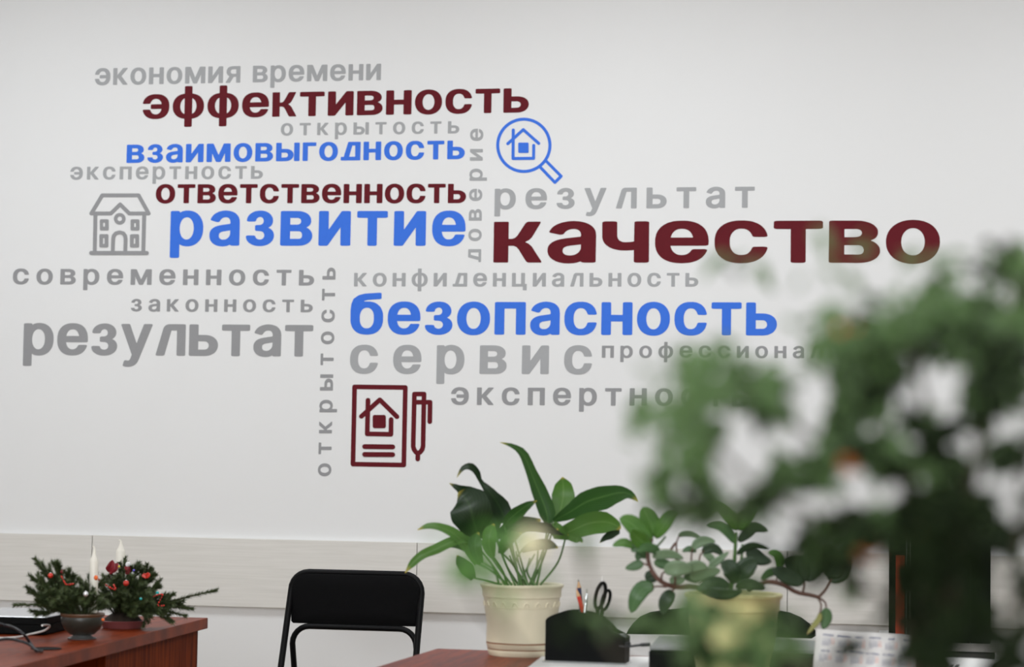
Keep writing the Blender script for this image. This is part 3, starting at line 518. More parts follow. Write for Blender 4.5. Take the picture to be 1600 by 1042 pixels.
G_, MG, B_, D_ = M['gray'], M['midgray'], M['blue'], M['red']
word('экономия времени', (148, 133.3), (595, 125), 26.5, 25.5, 0.98, G_, 'gray vinyl words "экономия времени", topmost line of the wall lettering')
word('эффективность', (222.5, 186), (826, 175.6), 38.2, 38.2, 1.13, D_, 'dark red vinyl word "эффективность" under the topmost gray line', bold=True)
word('открытость', (438.6, 211.8), (717.5, 208.4), 19.2, 19.2, 1.03, G_, 'small widely spaced gray word "открытость" lying level under the dark red "эффективность"')
word('взаимовыгодность', (197.5, 254.7), (726, 248.6), 28.6, 29.3, 1.03, B_, 'blue vinyl word "взаимовыгодность" above the gray house sign', bold=True)
word('экспертность', (109.5, 280.8), (410.5, 279.3), 20.2, 20, 1.03, G_, 'widely spaced gray word "экспертность" directly above the gray house sign')
word('ответственность', (243, 317.6), (728, 317.4), 29.7, 30.4, 1.03, D_, 'dark red vinyl word "ответственность" above the large blue "развитие"', bold=True)
word('развитие', (265.5, 383.8), (727, 384.2), 54.3, 54.6, 0.985, B_, 'large blue vinyl word "развитие" to the side of the gray house sign', bold=True)
word('доверие', (751.5, 409.5), (755, 201), 20.2, 20, 1.0, G_, 'gray word "доверие" running upwards next to the blue magnifier', up=True)
word('результат', (772.6, 326.8), (1179, 324.6), 32, 33, 1.08, G_, 'light gray widely spaced word "результат" above the big dark red "качество"')
word('качество', (770.8, 410.2), (1468.6, 410.8), 63.8, 66.8, 1.32, D_, 'largest dark red vinyl word "качество", half veiled by the leaves', bold=True)
word('современность', (19.7, 444.2), (490.6, 446.2), 24.5, 24.5, 1.08, MG, 'gray widely spaced word "современность" below the house sign')
word('законность', (204.5, 486.5), (488.5, 487.9), 19.5, 19.7, 1.07, MG, 'small gray widely spaced word "законность" above the bold gray "результат"')
word('результат', (36, 554.3), (488.5, 557.2), 49.4, 49.4, 0.995, MG, 'big bold gray word "результат", lowest of the level words over the desk with fir', bold=True)
word('открытость', (517, 744), (524.5, 418), 20.2, 20.4, 1.03, MG, 'gray word "открытость" running upwards beside the dark red document sign', up=True)
word('конфиденциальность', (553, 447.5), (1091, 447.9), 21.2, 21.5, 1.05, G_, 'small gray widely spaced word "конфиденциальность" above the blue "безопасность"')
word('безопасность', (547, 522.2), (1213.8, 524.2), 50.8, 51.8, 1.025, B_, 'large blue vinyl word "безопасность", its last letters veiled by the bush', bold=True)
word('сервис', (546.5, 583.6), (924.7, 584.8), 44.7, 45, 1.01, G_, 'big widely spaced gray word "сервис" above the dark red document sign', bold=True)
word('профессионализм', (940.3, 558.9), (1377, 560), 18.9, 19.1, 1.09, MG, 'small gray word "профессионализм" whose end disappears behind the bush')
word('экспертность', (704.4, 632.4), (1170, 635), 27.4, 27.6, 1.07, MG, 'gray word "экспертность" beside the pen sign, its end hidden by the bush')

# signs made of strokes with round ends
def stroke(pts, hw, closed=False, n=10):
    """outline loops (outer, inner) of a line of even width with rounded outer corners"""
    P_ = [Vector(p) for p in pts]; N = len(P_)
    def arc(c, a0, a1):
        k = max(2, int(abs(a1-a0)/.35)+1)
        return [(c.x+hw*math.cos(a0+(a1-a0)*i/k), c.y+hw*math.sin(a0+(a1-a0)*i/k)) for i in range(k+1)]
    def side(seq, cl):
        out = []; m = len(seq)
        for i in range(m):
            if not cl and i in (0, m-1):
                if i == 0:
                    d = (seq[1]-seq[0]).normalized(); a = math.atan2(d.y, d.x)
                    out += arc(seq[0], a-math.pi, a-math.pi/2)
                else:
                    d = (seq[-1]-seq[-2]).normalized(); a = math.atan2(d.y, d.x)
                    out += arc(seq[-1], a-math.pi/2, a)
                continue
            d0 = (seq[i]-seq[i-1]).normalized(); d1 = (seq[(i+1) % m]-seq[i]).normalized()
            cr = d0.x*d1.y-d0.y*d1.x
            a0 = math.atan2(d0.y, d0.x)-math.pi/2; da = math.atan2(cr, d0.dot(d1))
            if cr > 1e-4: out += arc(seq[i], a0, a0+da)
            else:
                n0 = Vector((math.cos(a0), math.sin(a0))); n1 = Vector((math.cos(a0+da), math.sin(a0+da)))
                b = n0+n1; b = b/ max(.2, b.dot(n0))
                out.append((seq[i].x+b.x*hw, seq[i].y+b.y*hw))
        return out
    if closed: return [side(P_, True), side(P_[::-1], True)]
    return [side(P_, False)+side(P_[::-1], False)]
def circ(c, r, n=40): return [(c[0]+r*math.cos(2*math.pi*i/n), c[1]+r*math.sin(2*math.pi*i/n)) for i in range(n)]
def rrect(cx, cy, w, h, r, sh=0):
    o = []
    for (sx, sy, a) in ((1, 1, 0), (-1, 1, 90), (-1, -1, 180), (1, -1, 270)):
        for k in range(5):
            t = R(a+k*22.5); x = sx*(w/2-r)+r*math.cos(t); y = sy*(h/2-r)+r*math.sin(t)
            o.append((cx+x-sh*y, cy+y))
    return o
def sign(name, label, cat, parts, mat):
    allp = [on_y(u, v) for _, loops in parts for L in loops for (u, v) in L]
    t = thing(name, label, cat, (sum(p.x for p in allp)/len(allp), 0, min(p.z for p in allp)), 'picture signs among the wall lettering')
    for k, (nm, loops) in enumerate(parts):
        wall_decal(nm, loops, mat, t, .0007+.0002*k)                 # crossing strokes lie one over the other
    return t

# house sign: gray
H0 = lambda X, Y: (120+X*.11513, 290+Y*.11513)
hw = 3.1
def H(*a): return [H0(*p) for p in a]
sign('house_sign', 'gray outlined two storey house sign on the white wall', 'wall sign', [
    ('roof_outline', stroke(H((345,132),(838,132),(975,378),(712,378),(588,255),(462,378),(197,378)), hw, True)),
    ('wall_outline', stroke(H((252,404),(243,886)), hw*.98)+stroke(H((914,404),(902,886)), hw*.98)),
    ('round_window', [circ(H0(582,450), 9.1), circ(H0(582,450), 3.6)]),
    ('window_outline', [rrect(*H0(372,532), 13.8, 17.6, 2.2), rrect(*H0(369,530), 3, 6, .3)]),
    ('window_outline', [rrect(*H0(789,533), 13.8, 17.6, 2.2), rrect(*H0(789,535), 3, 6, .3)]),
    ('window_outline', [rrect(*H0(366,748), 14, 20.8, 2.2), rrect(*H0(365,750), 2.6, 9, .3)]),
    ('window_outline', [rrect(*H0(782,749), 14, 20.8, 2.2), rrect(*H0(781,750), 2.6, 9, .3)]),
    ('door_outline', stroke(H((486,886),(492,720),(500,680),(530,645),(580,632),(628,645),(655,680),(661,720),(656,886)), hw*.92)),
    ('ground_line', stroke(H((195,913),(948,913)), hw)),
], MG)
# magnifier sign: blue
Q0 = lambda X, Y: (740+X*.13434, 160+Y*.13434)
def Q(*a): return [Q0(*p) for p in a]
hq = 2.35
sign('magnifier_sign', 'blue outlined magnifier sign with a small house inside its lens', 'wall sign', [
    ('lens_ring', [circ(Q0(584,499), 43.2, 72), circ(Q0(584,499), 38.4, 72)]),
    ('handle_outline', stroke(Q((776,754),(945,930),(1018,858),(846,684)), hq)),
    ('roof_line', stroke(Q((397,480),(578,316),(757,476)), hq)),
    ('house_outline', stroke(Q((461,320),(458,652),(697,650),(699,500)), hq)),
    ('window_square', [rrect(*Q0(579,527), 16.2, 16.2, 1.6)]),
], B_)
# document sign and pen sign: dark red
K0 = lambda X, Y: (520+X*.17271, 580+Y*.17271)
def K(*a): return [K0(*p) for p in a]
hk = 3.65
sign('document_sign', 'dark red outlined document sign with house and two text lines', 'wall sign', [
    ('page_outline', stroke(K((197,141),(656,147),(642,848),(182,840)), hk, True)),
    ('roof_line', stroke(K((258,408),(425,258),(580,411)), hk)),
    ('house_outline', stroke(K((318,262),(311,566),(525,570),(527,436)), hk)),
    ('window_square', [rrect(*K0(420,455), 20.5, 20.8, 3)]),
    ('text_line', stroke(K((288,681),(541,684)), hk*1.05)),
    ('text_line', stroke(K((288,752),(540,754)), hk*1.05)),
], D_)
sign('pen_sign', 'dark red outlined pen sign beside the document sign', 'wall sign', [
    ('pen_outline', stroke(K((738,206),(825,206),(816,680),(808,708),(790,732),(771,742),(752,732),(735,708),(727,680)), hk, True)),
    ('cap_line', stroke(K((738,280),(880,280),(877,456)), hk)),
    ('pen_tip', stroke(K((769,745),(768,794)), hk)),
], D_)

# ------------------------------------------------------------------ left desk and what stands on it
ld = on_z(325, 965, .75)
LA = R(3)
lx, ly = Vector((math.cos(LA), math.sin(LA), 0)), Vector((-math.sin(LA), math.cos(LA), 0))
desk = thing('office_desk', 'red-brown wooden desk carrying the fir arrangements and dark candle bowl', 'desk', (ld.x, ld.y, 0))
def dbox(x0, y0, z0, x1, y1, z1, base, rot): return MB().box((x0, y0, z0), (x1, y1, z1), rot, base)
LB = (ld.x, ld.y, 0)
obj('desk_top', dbox(-.78, -1.7, .725, 0, 0, .75, LB, LA), M['desk_x'], desk, False, bevel=.0015)
obj('front_panel', dbox(-.035, -.70, .0, -.017, -.022, .7245, LB, LA), M['desk_v'], desk, False, bevel=.001)
obj('end_panel', dbox(-.76, -.042, .0, -.036, -.022, .7245, LB, LA), M['desk_v'], desk, False, bevel=.001)
obj('inner_panel', dbox(-.70, -.70, .0, -.036, -.682, .7245, LB, LA), M['desk_v'], desk, False)
obj('end_panel', dbox(-.76, -1.66, .0, -.036, -1.64, .7245, LB, LA), M['desk_v'], desk, False)
obj('back_panel', dbox(-.72, -1.63, .25, -.705, -.71, .7245, LB, LA), M['desk_v'], desk, False)
# cable hole with a dark rim
gp = on_z(72, 1014, .75)
g = MB().lathe([(.028, .0), (.030, .0012), (.026, .002), (.024, .0012), (.0, .0009)], gp+Vector((0, 0, .0002)), 32)
obj('cable_hole', g, M['black_plastic'], desk)

# thick dark laptop with a pale reflecting lid
def on_deskline(u, v, h): return on_z(u, v, .75+h)
lt = on_z(72, 964, .75+.038)
lap = thing('laptop', 'closed black laptop with pale lid beside the dark fir bowl', 'laptop', (lt.x-.15, lt.y+.12, .75))
LP = (lt.x, lt.y, 0); la = R(4)
obj('base', MB().box((-.36, 0, .7505), (0, .25, .772), la, LP), M['black_plastic'], lap, False, bevel=.003)
obj('lid', MB().box((-.36, 0, .7735), (0, .25, .788), la, LP), [M['gray_lid']], lap, False, bevel=.003)
obj('lid_edge', MB().box((-.362, -.002, .7725), (.002, -.0006, .7865), la, LP), M['black_plastic'], lap, False)
obj('side_edge', MB().box((.0006, -.002, .7725), (.002, .25, .7865), la, LP), M['black_plastic'], lap, False)

def cable(name, px, r, mat, label, cat='cable', n=40):
    pts = catmull([on_z(u, v, .75+h) for (u, v, h) in px], n)
    return tag(obj(name, MB().tube(pts, r, 8), mat), label, cat)
cable('power_cable', [(-40, 965, .075), (0, 975, .05), (20, 980, .045), (36, 990, .035), (46, 1003, .016), (56, 1016, .004), (59, 1017.5, .0022)], .0028, M['rubber'], 'black cable running down from the laptop into the desk cable hole')
cable('power_cable', [(-40, 1004, .012), (-10, 1001, .018), (10, 998, .022), (30, 1001, .021), (46, 1007, .014), (58, 1016, .007), (66, 1017, .003)], .0028, M['rubber'], 'black cable arching low over the desk into the same cable hole')
cable('white_cable', [(-40, 998, .003), (0, 997, .003), (30, 995, .003), (50, 990, .004), (68, 985.5, .012), (77, 979.5, .022), (75, 976.5, .027), (66, 977, .029)], .0022, M['white_plastic'], 'white cable curling in front of the laptop on the desk')
cable('white_cable', [(66, 986.5, .0025), (80, 983.5, .0025), (90, 981.5, .0025), (104, 979.5, .0025)], .0016, M['white_plastic'], 'short thin white wire leading behind the dark fir bowl')

# fir arrangements
def fir_branch(p0, p1, sag, r, parent, side=True, nl=.0125, dens=1.0):
    p0 = Vector(p0); p1 = Vector(p1)
    mid = p0.lerp(p1, .5)+Vector((0, 0, sag))
    C = catmull([p0, mid, p1], 10)
    wood_, nd = MB(), MB()
    wood_.tube(C, [r*(1-.6*i/10) for i in range(11)], 5)
    def needles(C, k, ln):
        N = len(C)-1
        for j in range(k):
            t = random.random()**.8*.94+.06
            x = t*N; i = min(int(x), N-1); p = C[i].lerp(C[i+1], x-i)
            d = (C[i+1]-C[i]).normalized()
            a = d.orthogonal().normalized(); b = d.cross(a); w = random.uniform(0, 2*math.pi)
            o = (a*math.cos(w)+b*math.sin(w))
            tip = p+(o*.72+d*.70)*ln*random.uniform(.7, 1.15)
            s = d.cross(o)*.0009
            nd.add([p-s, p+s, p+o*.0006+d*.0012, tip], [(0, 1, 3), (1, 2, 3), (2, 0, 3)])
    ln = (p1-p0).length
    needles(C, int(ln*3200*dens), nl)
    needles(C[-2:], 16, nl*.8)
    if side:
        for j in range(max(2, int(ln/.013))):
            t = random.uniform(.3, .85); x = t*10; i = min(int(x), 9); p = C[i].lerp(C[i+1], x-i)
            d = (C[i+1]-C[i]).normalized()
            o = Vector((random.uniform(-1, 1), random.uniform(-1, 1), random.uniform(-.35, .7))).normalized()
            e = p+(d*.8+o*.6).normalized()*random.uniform(.02, .035)
            c2 = [p.lerp(e, q/4) for q in range(5)]
            wood_.tube(c2, [.0009, .0008, .0007, .0006, .0004], 4)
            needles(c2, int(100*dens), nl*.9); needles(c2[-2:], 6, nl*.7)
    br = obj('fir_branch', wood_, M['twig'], parent)
    obj('needles', nd, M['fir'], br, smooth=False)

# arrangement in a dark footed bowl
b1 = on_z(128, 998.5, .75); sc1 = depth(b1)/FPX
fa = thing('fir_arrangement', 'fir sprigs in a dark round bowl on a pewter foot', 'fir arrangement', (b1.x, b1.y, .75), 'fir arrangements on the desk')
rb = 34*sc1
obj('bowl', MB().lathe([(.0, .011), (rb*.55, .010), (rb*.80, .020), (rb*.96, .034), (rb*.985, .043), (rb*.96, .046), (rb*1.02, .0505), (rb*1.0, .053), (rb*.93, .050), (rb*.93, .040), (rb*.5, .018), (0, .018)], b1, 40, mis=[0, 0, 0, 0, 0, 1, 1, 1, 0, 0, 0]), [M['bowl'], M['bowl_rim']], fa)
obj('foot', MB().lathe([(0, .0005), (rb*.64, .0005), (rb*.66, .003), (rb*.45, .006), (rb*.40, .0105), (0, .0105)], b1, 36), M['pewter'], fa)
obj('moss', MB().lathe([(rb*.92, .040), (rb*.6, .047), (0, .05)], b1, 24), M['soil'], fa)
top1 = b1+Vector((0, 0, .046)); d1 = depth(b1)
for (u, v, dd, sag) in [(55,873,.02,.004),(85,880,-.01,.003),(52,905,.0,.004),(62,918,-.05,.004),(24,945,.03,.012),(56,957,.02,.010),(104,897,-.04,.002),(74,895,.05,.003),(60,932,.05,.004),(98,922,-.06,.004),(126,908,.06,.002),(140,900,.04,.002),(148,928,-.03,.003),(118,930,-.06,.004),(86,945,-.07,.006),(160,945,-.05,.006),(110,905,.06,0),(72,925,-.06,.004),(150,915,.05,.003),(128,938,-.07,.006),(92,905,.0,.003),(66,945,-.02,.006),(46,925,.03,.006),(136,918,-.02,.004),(104,935,-.08,.008)]:
    q = at(u, v, d1+dd*.75)
    s = top1+(q-top1)*.08+Vector((random.uniform(-.008, .008), random.uniform(-.008, .008), -.006))
    fir_branch(s, q, sag, .0016, fa, nl=.011 if u < 30 else .0125, side=(u > 30), dens=1.1)
# arrangement in a pink dish
b2 = on_z(191, 981, .75); sc2 = depth(b2)/FPX; d2 = depth(b2)
fb = thing('fir_arrangement', 'fir sprigs with red beads in a low dusty pink dish', 'fir arrangement', (b2.x, b2.y, .75), 'fir arrangements on the desk')
rp = 34*sc2
obj('dish', MB().lathe([(0, .0005), (rp*.86, .0005), (rp*.98, .012), (rp*1.02, .016), (rp*.97, .017), (rp*.88, .006), (0, .005)], b2, 40), M['pink'], fb)
obj('moss', MB().lathe([(rp*.93, .013), (rp*.8, .022), (rp*.4, .034), (0, .038)], b2, 24), M['soil'], fb)
top2 = b2+Vector((0, 0, .03))
for (u, v, dd, sag) in [(195,872,.03,.002),(170,900,-.02,.003),(216,880,.0,.003),(243,898,.03,.004),(236,888,.06,.003),(249,915,-.01,.004),(262,930,.02,.006),(301,951,.0,.010),(338,922,-.01,.004),(158,915,-.01,.003),(165,932,-.05,.005),(178,905,-.06,.003),(205,900,-.06,.003),(226,912,-.05,.004),(268,945,-.04,.008),(284,944,.05,.008),(212,945,-.09,.008),(180,930,-.08,.006),(236,940,-.08,.008),(255,958,-.06,.012),(196,925,-.09,.006),(290,962,.02,.012),(265,968,-.03,.014),(222,930,-.07,.006),(205,885,-.03,.002),(160,950,-.06,.01),(188,890,.0,0),(240,925,-.03,.003),(276,940,.02,.006),(248,950,-.08,.01),(210,960,-.09,.012),(170,945,-.07,.01),(228,900,.02,.003),(182,912,.04,.0),(235,965,-.06,.014)]:
    q = at(u, v, d2+dd*.75)
    s = top2+(q-top2)*.06+Vector((random.uniform(-.012, .012), random.uniform(-.012, .012), -.004))
    fir_branch(s, q, sag, .0017, fb, side=(u < 290), nl=.011 if u > 300 else .0125, dens=1.1)

def candle(u, vt, vb, vbot, wpx, d, label):
    """white candle with a drawn-out twisted tip; vt tip, vb shoulder, vbot lower end"""
    s = d/FPX; base = at(u, vbot, d); r = wpx/2*s
    hb = (vbot-vb)*s; ht = (vbot-vt)*s
    t = thing('candle', label, 'candle', base, 'white candles in the fir arrangements')
    obj('wax_body', MB().lathe([(0, 0), (r, 0), (r, hb*.7), (r*1.02, hb), (r*.92, hb+(ht-hb)*.12), (r*.55, hb+(ht-hb)*.36), (r*.34, hb+(ht-hb)*.62), (r*.22, hb+(ht-hb)*.86), (0, hb+(ht-hb)*.88)], base, 20), M['wax'], t)
    w0 = base+Vector((0, 0, hb+(ht-hb)*.86))
    obj('wick', MB().tube([w0, w0+Vector((-r*.1, 0, (ht-hb)*.1)), w0+Vector((-r*.45, 0, (ht-hb)*.14))], r*.16, 6), M['wax'], t)
candle(145, 854, 877, 957, 13.5, d1+.01, 'white candle with curled wick rising from the dark footed bowl')
candle(186, 844, 862, 960, 14.5, d2+.02, 'white candle standing behind the dark red bow in the pink dish')

def bead_string(px, d, label, mat, r=.0022):
    pts = [at(u, v, d+dd) for (u, v, dd) in px]
    C = catmull(pts, 24)
    t = thing('bead_string', label, 'bead garland', C[12], 'bead garlands on the fir sprigs')
    obj('thread', MB().tube(C, .0006, 5), M['ribbon'], t)
    for i in range(0, 25, 2):
        obj('bead', MB().sphere(C[i], r*random.uniform(.7, 1.25), 10), mat, t)
bead_string([(151,903,-.085),(163,912,-.09),(172,918,-.09),(180,921,-.09),(178,914,-.085)], d2, 'string of red beads running from candle to candle over the fir', M['bead'])
bead_string([(240,932,-.06),(247,929,-.062),(254,929,-.06),(250,938,-.06),(247,946,-.06),(256,946,-.06)], d2, 'string of red beads on the long fir sprig over the desk edge', M['bead'], .0018)
bead_string([(96,900,-.06),(100,908,-.062),(104,913,-.062),(115,912,-.06)], d1, 'string of red beads in the fir of the dark bowl', M['bead'], .0016)
def bauble(u, v, rpx, d, mat, label, sq=(1,1,1)):
    s = d/FPX; c = at(u, v, d)
    t = thing('bauble', label, 'ornament', c-Vector((0, 0, rpx*s)), 'small ornaments on the fir sprigs')
    obj('ball', MB().sphere(c, rpx*s, 14, sq=sq), mat, t)
    obj('cap', MB().lathe([(rpx*s*.3, rpx*s*.9*sq[2]), (rpx*s*.3, rpx*s*1.15*sq[2]), (0, rpx*s*1.2*sq[2])], c, 10), M['silver'], t)
bauble(79, 899, 4.2, d1-.03, M['bead'], 'bright red ornament near the tip of the dark bowl fir')
bauble(98, 893, 3.8, d1-.02, M['bauble_dark'], 'wine red bauble high in the dark bowl fir')
bauble(134, 928, 4.2, d1-.06, M['silver'], 'silver ornament low beside the candle of the dark bowl')
bauble(197, 911, 4.6, d2-.09, M['bead'], 'bright red ornament in the middle of the pink dish fir')
bauble(150, 902.5, 3.4, d1-.02, M['orange_bead'], 'glossy orange ornament beside the candle of the dark bowl', (1, 1, 1.2))
bauble(246, 926, 2.6, d2-.05, M['teal'], 'teal ornament above the red beads near the long sprig')
bauble(220, 935.5, 2.2, d2-.1, M['teal'], 'teal ornament low in the front of the pink dish fir')
bauble(186, 885, 1.8, d2-.05, M['yellow'], 'tiny yellow ornament below the dark red bow')
bauble(209, 891, 1.8, d2-.03, M['violet'], 'tiny violet ornament near the red and white hat')
bauble(207, 896, 2.6, d2-.03, M['silver'], 'silver ornament below the red and white hat')
bauble(161, 968, 2.6, d1-.03, M['orange_bead'], 'orange red ornament at the rim of the dark bowl')
# bow: two loops and a knot
c = at(176, 884, d2-.03); s = d2/FPX
bow = thing('ribbon_bow', 'dark red ribbon bow in front of the right-hand candle', 'bow', c-Vector((0, 0, 8*s)))
bow['label'] = 'dark red ribbon bow in front of the pink dish candle'
obj('ribbon', MB().leaf([at(172,894,d2-.03), at(174,884,d2-.032), at(176,875,d2-.03)], [3*s, 8*s, 5*s, .5*s], .6).leaf([at(173,894,d2-.03), at(180,886,d2-.028), at(184,880,d2-.02)], [3*s, 5.5*s, 4*s, .5*s], .6), M['ribbon'], bow, solid=.0006)
obj('knot', MB().sphere(at(173,895,d2-.032), 2.6*s, 10), M['ribbon'], bow)
c = at(200, 890, d2-.02)
hat = thing('felt_hat', 'tiny red hat ornament with white bobble in the pink dish fir', 'ornament', at(200, 898, d2-.02))
obj('hat_cone', MB().lathe([(0, -8*s), (3.5*s, -7*s), (6*s, 3*s), (5.4*s, 5*s), (0, 5*s)], c, 16), M['ribbon'], hat)
obj('bobble', MB().sphere(c+Vector((0, 0, 8*s)), 4.4*s, 12), M['white_felt'], hat)
bw = thing('ribbon_bow', 'small bright red bow on the outer fir of the pink dish', 'bow', at(229, 903, d2-.03))
obj('ribbon', MB().leaf([at(229,903,d2-.03), at(225,899,d2-.03), at(223,897,d2-.03)], [1.5*s, 3.5*s, 2*s], .4).leaf([at(229,903,d2-.03), at(231,898,d2-.03), at(232,894.5,d2-.03)], [1.5*s, 4*s, 1.5*s], .4), M['bead'], bw, solid=.0006)

# ------------------------------------------------------------------ black folding chair
cdp = 6.2
ct = at(557, 892, cdp); cs = cdp/FPX
CH = thing('folding_chair', 'black folding chair with padded backrest standing against the white wall', 'chair', (ct.x, ct.y, 0))
def chp(x, y, z): return Vector((ct.x+x, ct.y+y, z))
tr = 5*cs
W2 = 105*cs
zt = ct.z-tr+.003
rc = .052
def arch(hw, ztop, rad, zb, ybot, ytop, splay=.0):
    pts = [(-hw-splay, ybot, zb), (-hw-.003, ytop+(ybot-ytop)*.35, zb+(ztop-zb)*.6), (-hw, ytop, ztop-rad)]
    for k in range(1, 7):
        a = math.pi-k*math.pi/12
        pts.append((-hw+rad+rad*math.cos(a), ytop, ztop-rad+rad*math.sin(a)))
    right = [(-x, y, z) for (x, y, z) in pts[::-1]]
    return [chp(*p) for p in pts+right]
# long frame: front feet to the top of the back
obj('back_frame', MB().tube(arch(W2, zt, rc, .012, -.28, 0, .006), tr, 12), M['black_metal'], CH)
zi = zt-(978-893)*cs+.002
obj('inner_frame', MB().tube(arch(W2-.0105, zi, rc*.95, .012, .20, -.012, .0), tr*.92, 12), M['black_metal'], CH)
# padded backrest, slightly curved
pad = MB()
n = 16; zb_ = zt-(973-893)*cs; zt_ = zt-tr*.4
hwp = W2-tr*.35
prof = []
def pad_outline():
    o = [(-hwp, zb_+.006), (-hwp+.006, zb_)]
    o += [(hwp-.006, zb_), (hwp, zb_+.006), (hwp, zt_-rc*.85)]
    for k in range(1, 9):
        a = k*math.pi/16
        o.append((hwp-rc*.85+rc*.85*math.cos(a), zt_-rc*.85+rc*.85*math.sin(a)))
    for k in range(0, 9):
        a = math.pi/2+k*math.pi/16
        o.append((-hwp+rc*.85+rc*.85*math.cos(a), zt_-rc*.85+rc*.85*math.sin(a)))
    return o
PO = pad_outline(); N = len(PO)
cxp, czp = 0, (zb_+zt_)/2
rings = []
for (k, y) in ((1, .010), (1, -.006), (.985, -.013), (.94, -.0155), (.5, -.016)):
    rings.append([chp(cxp+(x-cxp)*k, y, czp+(z-czp)*k) for (x, z) in PO])
vs = [p for r_ in rings for p in r_]; fs = []
for i in range(len(rings)-1):
    for k in range(N): fs.append((i*N+k, i*N+(k+1) % N, (i+1)*N+(k+1) % N, (i+1)*N+k))
fs.append(tuple(range((len(rings)-1)*N, len(rings)*N))); fs.append(tuple(range(N-1, -1, -1)))
pad.add(vs, fs)
obj('backrest', pad, M['black_fabric'], CH, auto=True)
obj('seat', MB().box((-W2+.012, -.36, .43), (W2-.012, -.02, .465), 0, (ct.x, ct.y-.03, 0)), M['black_fabric'], CH, bevel=.012)
obj('seat_rail', MB().tube([chp(-W2+.005, -.10, .425), chp(W2-.005, -.10, .425)], .008, 8), M['black_metal'], CH)
obj('stretcher', MB().tube([chp(-W2, -.255, .12), chp(W2, -.255, .12)], .008, 8), M['black_metal'], CH)
obj('stretcher', MB().tube([chp(-W2+.01, .165, .15), chp(W2-.01, .165, .15)], .008, 8), M['black_metal'], CH)

# ------------------------------------------------------------------ right desk and what stands on it
rd = on_z(683, 1013, .75)
RDa = R(-2.5)
RB = (rd.x, rd.y, 0)
desk2 = thing('office_desk', 'red-brown wooden desk with the potted plants and calendar on it', 'desk', RB)
obj('desk_top', dbox(0, -.95, .725, 1.75, 0, .75, RB, RDa), M['desk_x'], desk2, False, bevel=.0015)
obj('end_panel', dbox(.03, -.9, 0, .048, -.05, .7245, RB, RDa), M['desk_v'], desk2, False, bevel=.001)
obj('end_panel', dbox(1.7, -.9, 0, 1.718, -.05, .7245, RB, RDa), M['desk_v'], desk2, False, bevel=.001)
obj('back_panel', dbox(.049, -.2, .3, 1.699, -.182, .7245, RB, RDa), M['desk_v'], desk2, False)

def pot(base, rb_, rt, h, mat, label, name, deco=True, n=64):
    t = thing(name, label, 'potted plant', base)
    k = rt
    prof = [(0, 0), (rb_*.97, 0), (rb_, .003), (rb_*1.035, h*.085), (rb_*1.03, h*.09), (rb_*1.022, h*.095), (rb_*1.035, h*.10), (rb_*1.075, h*.17), (rb_*1.068, h*.175), (rb_*1.062, h*.185), (rb_*1.075, h*.19),
            (rt*.83, h*.45), (rt*.89, h*.66), (rt*.905, h*.78), (rt*.915, h*.815), (rt*.94, h*.82), (rt*.95, h*.93), (rt*.985, h*.955), (rt*1.0, h*.972), (rt*.998, h*.99), (rt*.975, h), (rt*.94, h*.99), (rt*.90, h*.93), (rt*.86, h*.86)]
    mis = [0]*(len(prof)-1)
    for q in (3, 4, 5, 7, 8, 9): mis[q] = 1 if deco else 0
    p = MB().lathe(prof, base, n, mis=mis)
    if deco:
        for k in range(20):                                          # row of raised half rings
            a0 = k/20*2*math.pi
            pts = []
            for i in range(9):
                w = math.pi*i/8
                aa = a0+math.cos(w)*.072; z = h*.695+math.sin(w)*h*.058
                rr = rt*(.89+.015*(z/h-.66)/.12)+.0004
                pts.append(base+Vector((rr*math.cos(aa), rr*math.sin(aa), z)))
            p.tube(pts, .0016, 5)
        for z in (.675,):
            p.lathe([(rt*.892, h*(z-.006)), (rt*.902, h*z), (rt*.893, h*(z+.006))], base, n)
    obj('pot', p, [mat, M['cream_line']], t)
    obj('soil', MB().lathe([(rt*.87, h*.87), (rt*.5, h*.885), (0, h*.89)], base, 24), M['soil'], t)
    return t

# --- peace lily
pb = on_z(814, 1023, .75); pd = depth(pb); ps = pd/FPX
LILY = pot(pb, 51*ps, 65.5*ps, 111*ps, M['cream'], 'peace lily with drooping green leaves in a cream pot on the desk', 'potted_peace_lily')
def lp(u, v, dd=0): return at(u, v, pd+dd)
def lily(pts, hw, mat, roll=0, fold=.25, ns=14, wav=.0):
    m = MB(); m.leaf([lp(*p) for p in pts], [w*ps for w in hw], fold, roll, ns=ns, wav=wav)
    obj('leaf', m, M[mat], LILY, auto=False)
def petiole(pts, r0=1.9, r1=1.3):
    m = MB(); C = catmull([lp(*p) for p in pts], 12)
    m.tube(C, [(r0+(r1-r0)*i/12)*ps for i in range(13)], 7)
    obj('petiole', m, M['petiole'], LILY)
lily([(856,822,0),(854,800,.0),(842,768,.0),(829,736,-.01),(817,709,-.02),(801,697,-.03),(781,691,-.03)], [2,14,12.5,8.5,7,3.5,.2], 'lily', .15, .45)
lily([(868,814,.03),(876,795,.04),(880,775,.05),(880,757,.05),(879,745,.04)], [4,15,18.5,14,.5], 'lily_light', .0, .15)
lily([(864,814,.0),(890,800,-.02),(916,784,-.03),(942,776,-.04),(966,770,-.05),(984,772,-.055),(997,784,-.055)], [3,12,19,20,14,7,.3], 'lily', .35, .22, 18)
lily([(864,838,-.02),(890,830,-.05),(918,818,-.06),(944,815,-.07),(961,820,-.08),(969,827,-.08)], [4,14,18,18,10,2], 'lily_light', .3, .18)
lily([(968,825,-.08),(956,834,-.065),(945,841,-.055),(937,848,-.05)], [10,9,5,.5], 'lily_dark', .6, .2)
lily([(890,838,-.06),(900,841,-.07),(907,843,-.07),(910,848,-.07)], [6,7,4,.5], 'lily_light', .2, .2)
